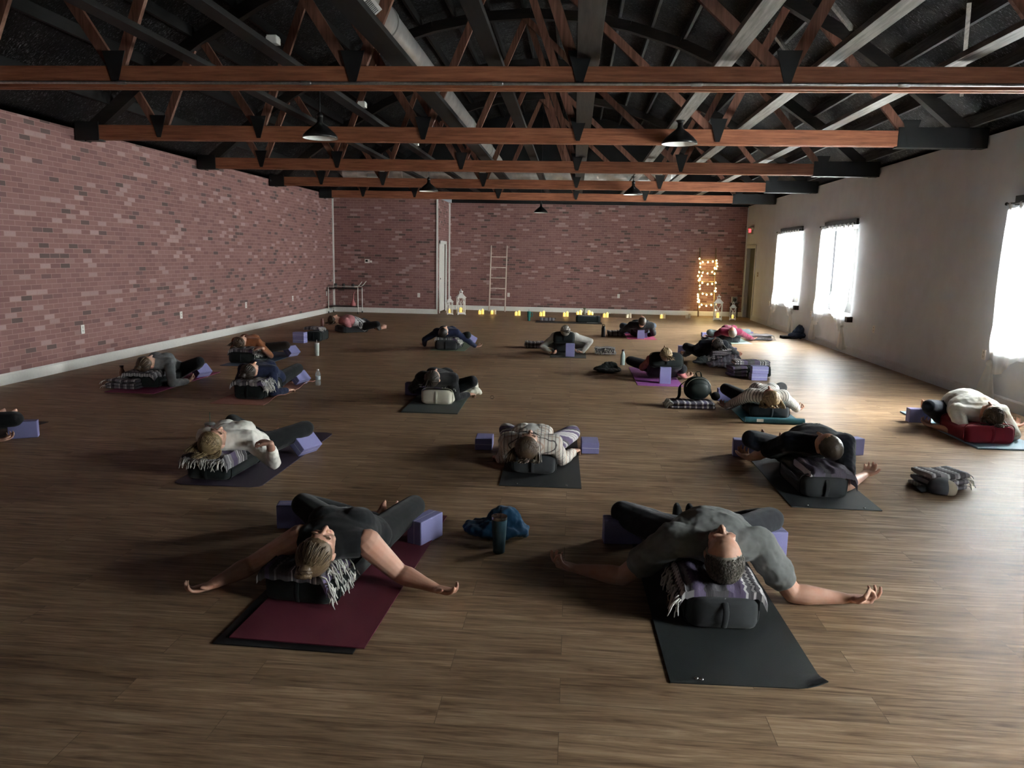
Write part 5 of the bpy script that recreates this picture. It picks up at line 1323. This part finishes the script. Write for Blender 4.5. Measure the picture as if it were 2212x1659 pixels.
g = M(); g.tube([(.048,0,.215),(.092,0,.21),(.095,0,.13),(.046,0,.115)],[.009]*4,n=8,sub=4); g.build('handle', MATS['teal_lid'], r, smooth=True)
q = A(1063,862); g = M(); g.tube([(.02*math.cos(a),.0,.02+.02*math.sin(a)) for a in [2*PI*i/16 for i in range(17)]],[.004]*17,n=6,cap=0); g.box((0,0,.003),(.03,.02,.006),bev=.002)
tag(g.build('ring', steel, loc=(q.x,q.y,0), smooth=True), 'tiny shiny ring lying alone on the floor right of the cream bolster', 'ring')
q = A(1280,698); g = M(); g.box((0,0,0),(.21,.29,.002)); tag(g.build('paper_sheet', white_trim, loc=(q.x,q.y+.12,.009), rot=(0,0,1.5)), 'white sheet of paper on the right end of the crosswise mat', 'paper')
q = A(1500,884); r = thing('backpack','round dark green backpack standing on the navy striped blanket','backpack',(q.x+.04,q.y+.15,.086), .15)
pk = plain('dark_green_leather',(.005,.011,.010),.55,.2,bump=.3)
g = M(); g.ell((0,0,.135),(.155,.085,.135),pw=.85,nu=28,nv=18); g.build('main_body', pk, r, smooth=True)
g = M(); g.ell((0,-.06,.115),(.115,.05,.10),pw=.8,nu=24,nv=14); g.build('front_pocket', pk, r, smooth=True)
g = M(); g.tube([(.145*math.cos(a),-.055,.145+.115*math.sin(a)) for a in [PI*.05+PI*.9*i/14 for i in range(15)]],[.004]*15,n=6); g.build('zip', plain('zip_metal',(.25,.24,.2),.35,metal=.8), r, smooth=True)
g = M(); g.tube([(-.0,.02,.265),(-.02,.01,.315),(.03,.01,.32),(.05,.02,.262)],[(.012,.004)]*4,n=8,sub=4); g.build('top_handle', pk, r, smooth=True)
for s in (-1,1): 
    g = M(); g.tube([(s*.09,.07,.22),(s*.17,.09,.15),(s*.19,.05,.04),(s*.24,-.02,.008)],[(.018,.004)]*4,n=8,sub=4); g.build('shoulder_strap', pk, r, smooth=True)
g = M(); g.ell((.21,-.04,.05),(.055,.045,.05),nu=18); g.build('side_pouch', blk, r, smooth=True)

# ------------------------------------------------------------------ back wall: ladders, lanterns, candles, cart
pale_wood = wood_mat('pale_ladder_wood',(.58,.48,.41),(.78,.68,.60),axis=2)
def ladder(label, x0, x1, mt, ztop=2.0):
    r = thing('ladder', label, 'ladder', ((x0+x1)/2, YB-.02, 0)); w = (x1-x0); tl = .38
    for s in (-1,1):
        g = M(); g.tube([(s*w/2*1.0,-tl,.0),(s*w/2,-.03,ztop)],[.021,.018],n=10,cap=1); g.build('side_rail', mt, r, smooth=True)
    for k in range(5):
        t = .19+.16*k; z = ztop*t; y = -tl+(tl-.03)*t
        g = M(); g.tube([(-w/2,y,z),(w/2,y,z)],[.017,.017],n=10,cap=1); g.build('rung', mt, r, smooth=True)
    return r
ladder('bare pale wooden ladder leaning on the back brick wall', -2.56, -2.07, pale_wood)
ladder('wooden ladder wrapped in glowing string lights by the right corner', 3.80, 4.27, wood_mat('brown_ladder_wood',(.20,.13,.08),(.34,.24,.15),axis=2), 2.05)
r = thing('string_lights','warm string lights wound around the right ladder','string lights',(4.035,YB-.02,0)); w = .47; tl = .38
bulb_g = plain('glowing_bulb',(.9,.8,.5),.4,emit=(1.0,.80,.34),es=.55); wire_m = plain('green_wire',(.03,.05,.02),.5)
rg = random.Random(11); pts = []
def lp(x, z): t = z/2.05; return Vector((x, -tl+(tl-.03)*t-.035, z))
zs = [1.70,1.68,1.42,1.40,1.05,1.02,.72,.70,.42,.38]
path = []
for k, (zz) in enumerate([1.70,1.38,1.05,.72,.40]):
    x0, x1 = (-w/2, w/2) if k % 2 == 0 else (w/2, -w/2)
    path += [lp(x0*1.1, zz+.06), lp(x0*.6, zz-.04), lp(0, zz-.05), lp(x1*.6, zz-.03), lp(x1*1.1, zz-.02), lp(x1*1.15, zz-.16)]
    if k < 4: path += [lp(x1*.95, zz-.25)]
for s in (-1,1):
    pass
g = M(); g.tube(path, [.004]*len(path), n=5, sub=4); g.tube([lp(-w/2-.02,1.65),lp(-w/2+.02,1.3),lp(-w/2-.03,.95),lp(-w/2+.02,.7),lp(-w/2-.03,.4)],[.004]*5,n=5,sub=3); g.tube([lp(w/2+.03,1.6),lp(w/2-.02,1.2),lp(w/2+.02,.8),lp(w/2-.02,.3)],[.004]*4,n=5,sub=3); g.build('wire', wire_m, r, smooth=True)
spots = [(p.x, p.z) for p in path[::1]] + [(-w/2+rg.uniform(-.05,.05), z) for z in (1.6,1.5,1.25,1.15,.95,.85,.62,.52,.3)] + [(w/2+rg.uniform(-.05,.05), z) for z in (1.62,1.5,1.3,1.2,.92,.8,.6,.45,.28,.22)]
bm0 = None
for x, z in spots[:46]:
    if bm0 is None:
        g = M(); g.lathe([(.001,-.03),(.020,-.022),(.029,0),(.024,.018),(.010,.032),(.008,.04),(.001,.041)],n=14); bm0 = g.mesh('bulb',True)
    p = lp(x+rg.uniform(-.015,.015), z+rg.uniform(-.02,.02)); place('bulb', bm0, bulb_g, r, loc=p+Vector((0,-.01,-.02)), rot=(rg.uniform(-.5,.5),rg.uniform(-.5,.5),0))
for z in (1.6,1.1,.6,.3):
    for s in (-1,1):
        ld = bpy.data.lights.new('string_glow','POINT'); ld.energy = .30; ld.color = (1,.72,.25); ld.shadow_soft_size = .05
        lo = bpy.data.objects.new('string_glow', ld); COL.objects.link(lo); lo.location = lp(s*w*.3, z)+Vector((0,-.03,0)); lo.parent = r
wax = plain('ivory_wax',(.70,.62,.45),.5,var=.03)
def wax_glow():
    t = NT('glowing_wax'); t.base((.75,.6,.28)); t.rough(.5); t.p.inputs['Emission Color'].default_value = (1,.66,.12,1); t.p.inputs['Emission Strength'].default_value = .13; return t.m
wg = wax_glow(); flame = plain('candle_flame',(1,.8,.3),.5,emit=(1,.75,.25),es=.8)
def candle(label, x, y, z=0, r_=.036, h=.10, lit=True):
    r = thing('candle', label, 'candle', (x, y, z), group='pillar candles')
    g = M(); g.lathe([(r_*.96,0),(r_,.004),(r_,h-.006),(r_*.92,h),(r_*.75,h-.003),(r_*.5,h-.010),(.001,h-.012)],n=20); g.build('wax', wg if lit else wax, r, sharp=50)
    if lit:
        g = M(); g.lathe([(.001,h-.010),(.006,h),(.007,h+.008),(.003,h+.022),(.001,h+.028)],n=10); g.build('flame', flame, r, smooth=True)
    else:
        g = M(); g.tube([(0,0,h-.012),(.002,0,h+.006)],[.0015]*2,n=5); g.build('wick', hole_m, r)
    return r
cl = [('first candle cluster from the left',-2.65,22.35,'bl',2),('second candle cluster from the left',-2.3,22.45,'bl',1),('cluster left of the teal tumbler',-1.57,22.2,'bl',2),('cluster above the folded blanket',-.86,22.25,'bl',2),('cluster left of the crosswise bolster',-.18,22.3,'bl',3),('cluster just right of the crosswise bolster',.97,22.35,'bl',2),('unlit cluster behind the person in black',1.63,22.4,'d',0),('cluster right of the person in black',2.62,22.55,'bl',1),('cluster left of the lit ladder',3.38,22.8,'d',0)]
for lb, x, y, k, nl in cl:
    candle('short ivory candle, left one of the '+lb, x-.045, y, 0, .040, .105, nl >= 1)
    candle('taller ivory candle, right one of the '+lb, x+.042, y+.03, 0, .036, .135, nl >= 2)
for k, (dx, h, lb) in enumerate([(-.20,.07,'low candle at the left on the crosswise bolster'),(-.12,.11,'taller candle at the left on the crosswise bolster'),(.10,.11,'taller candle at the right on the crosswise bolster'),(.18,.07,'low candle at the right on the crosswise bolster')]):
    q = A(1262,697); candle(lb, q.x+dx+.02, q.y+.20, .192, .036, h, True)
q = A(1262,697); r = thing('vase','small grey-green vase between the candles on the crosswise bolster','vase',(q.x-.0,q.y+.22,.192)); g = M(); g.lathe([(.025,0),(.038,.03),(.03,.08),(.018,.12),(.024,.15)],n=18); g.build('vase_body', plain('mottled_stone',(.16,.17,.14),.5,var=.6,vs=60), r, smooth=True)
g = M()
for k in range(6): a = k*1.05; g.ell((.02*math.cos(a),.02*math.sin(a),.165),(.016,.016,.02),nu=8,nv=6)
g.build('sprig', plain('sage_leaf',(.10,.14,.08),.6), r, smooth=True)
for x in (-.18,.97,-2.3):
    ld = bpy.data.lights.new('candle_glow','POINT'); ld.energy = .10; ld.color = (1,.6,.2); ld.shadow_soft_size = .04
    lo = bpy.data.objects.new('candle_glow', ld); COL.objects.link(lo); lo.location = (x, 22.2, .2)
lan_m = plain('white_washed_wood',(.80,.78,.74),.6,var=.12,vs=40)
def lantern(label, x, y, h, rz=.4):
    r = thing('lantern', label, 'lantern', (x, y, 0), rz, 'white wooden lanterns'); w = h*.30; bh = h*.60
    g = M()
    g.box((0,0,h*.045),(w*1.08,w*1.08,h*.035),bev=.004); 
    for sx in (-1,1):
        for sy in (-1,1): g.box((sx*w*.48,sy*w*.48,h*.015),(w*.14,w*.14,h*.03))
    g.build('base', lan_m, r)
    for sx in (-1,1):
        for sy in (-1,1):
            g = M(); g.box((sx*w*.46,sy*w*.46,h*.06+bh/2),(w*.1,w*.1,bh),bev=.002); g.build('corner_post', lan_m, r)
    for k in range(4):
        R = Matrix.Rotation(k*PI/2,3,'Z'); g = M(); q = lambda a,b: R @ Vector((a*w*.42,-w*.46,b))
        for a in (-1,1): g.bar(q(a,h*.06+bh), q(-a*0.15,h*.06+bh*.5), w*.05, w*.03, up=R @ Vector((0,1,0)))
        for zz in (h*.075, h*.055+bh): g.bar(q(-1,zz), q(1,zz), w*.07, h*.03, up=(0,0,1))
        g.build('side_frame', lan_m, r)
    z0 = h*.06+bh; g = M()
    prof = [(.60,0),(.60,.02),(.52,.035),(.30,.115),(.20,.15),(.20,.17)]
    vs, fs = [], []
    for rr, zz in prof:
        for k in range(4): a = PI/4+k*PI/2; vs.append((rr*w*1.414*math.cos(a), rr*w*1.414*math.sin(a), z0+zz*h))
    for i in range(len(prof)-1):
        for k in range(4): fs.append((i*4+k,i*4+(k+1)%4,(i+1)*4+(k+1)%4,(i+1)*4+k))
    fs += [(3,2,1,0), tuple(len(vs)-4+k for k in range(4))]; g.add(vs, fs); g.build('roof', lan_m, r)
    g = M(); zt = z0+.17*h
    for sx in (-1,1):
        for sy in (-1,1): g.box((sx*w*.15,sy*w*.15,zt+h*.03),(w*.06,w*.06,h*.06))
    g.lathe([(w*.30,zt+h*.06),(w*.28,zt+h*.075),(w*.10,zt+h*.105),(w*.05,zt+h*.12),(w*.08,zt+h*.135),(w*.05,zt+h*.155),(.001,zt+h*.165)],n=16); g.build('finial', lan_m, r, sharp=40)
    return r
LN = [('smaller white lantern beside the white door',-3.51,21.9,.56),('taller white lantern right of the white door',-3.2,22.0,.74),('taller white lantern right of the lit ladder',4.16,22.45,.74),('smaller white lantern in front of the dark corner door',4.61,22.6,.54)]
for k, (lb, x, y, h) in enumerate(LN):
    lantern(lb, x, y, h, .35 if k < 2 else -.25)
    candle('lit candle inside the '+lb.split(' white lantern')[0]+' lantern on the '+('left' if k < 2 else 'right'), x, y, h*.063, h*.058, h*.2, True)
r = thing('bar_cart','slim white tube cart with dark shelves in the back left corner','cart',(-6.42,21.45,0)); tube_m = plain('white_tube',(.8,.79,.74),.4,var=.03); shelf_m = plain('dark_smoked_shelf',(.025,.02,.018),.3)
for sx in (-1,1):
    for sy in (-1,1):
        g = M(); g.tube([(sx*.42,sy*.22,.06),(sx*.42,sy*.22,.72 if sx < 0 or sy > 0 else .74)],[.013]*2,n=8); g.build('upright', tube_m, r, smooth=True)
        g = M(); g.lathe([(.001,0),(.03,.0),(.03,.02),(.001,.02)],n=14); k = g.v; g.v = [(z-.01,x,y+.03) for x,y,z in k]; g.build('caster', hole_m, r, smooth=True, loc=(sx*.42,sy*.22,0))
for z in (.20,.70):
    g = M(); g.box((0,0,z),(.84,.46,.025),bev=.005); g.build('shelf', shelf_m, r)
for sy in (-1,1):
    g = M(); g.tube([(-.42,sy*.22,.76),(.40,sy*.22,.76),(.46,sy*.22,.80),(.54,sy*.22,.90)],[.011]*4,n=8); g.build('handle', tube_m, r, smooth=True)
gl = pane_mat('cart_glass',(.8,.78,.75),.12)
for k, x in enumerate((-.28,-.05,.22)):
    o = thing('drinking_glass','glass jar on the top cart shelf, '+('left','middle','right')[k]+' of three','glass',(-6.42+x,21.45,.713),group='glass jars on the cart'); g = M(); g.lathe([(.035,0),(.04,.005),(.04,.12),(.038,.12),(.038,.006),(.001,.006)],n=18); g.build('jar_body', gl, o, smooth=True)
r = thing('watering_can','pink long-necked can on the lower cart shelf','can',(-6.20,21.45,.213)); pk_ = plain('pink_enamel',(.55,.20,.20),.35)
g = M(); g.lathe([(.07,0),(.078,.01),(.072,.07),(.04,.12),(.025,.16),(.022,.18)],n=24); g.build('can_body', pk_, r, smooth=True)
g = M(); g.tube([(0,0,.15),(.01,0,.24),(.02,0,.34),(.05,0,.39)],[.020,.015,.012,.012],n=10,sub=3); g.build('neck', pk_, r, smooth=True)
g = M(); g.tube([(-.06,0,.03),(-.11,0,.045),(-.15,0,.06)],[.014,.012,.016],n=8,sub=3); g.build('spout', pk_, r, smooth=True)
r = thing('decorative_ring','small pale wire wreath on the lower cart shelf','ornament',(-6.52,21.42,.213)); g = M(); g.tube([(.07*math.cos(a),0,.075+.07*math.sin(a)) for a in [2*PI*i/8 for i in range(9)]],[.005]*9,n=6,cap=0); g.build('ring', plain('pale_brass',(.4,.3,.22),.4,metal=.5), r, smooth=True)
r = thing('side_table','small dark stand in the right back corner beside the exit door','stand',(4.86,23.75,0)); 
g = M(); g.box((0,0,.42),(.24,.24,.03),bev=.004); g.build('table_top', shelf_m, r)
for sx in (-1,1):
    for sy in (-1,1): g = M(); g.box((sx*.09,sy*.09,.203),(.025,.025,.406)); g.build('leg', shelf_m, r)
r = thing('speaker','small pale grey speaker box on the corner stand','speaker',(4.86,23.74,.436)); g = M(); g.box((0,0,.09),(.16,.12,.18),bev=.01); g.build('cabinet', plain('pale_grey_case',(.3,.29,.28),.5), r)
g = M(); g.lathe([(.001,0),(.05,0),(.052,.006),(.001,.004)],n=20); g.v = [(x,-z-.06,y+.09) for x,y,z in g.v]; g.build('grille', hole_m, r, smooth=True)
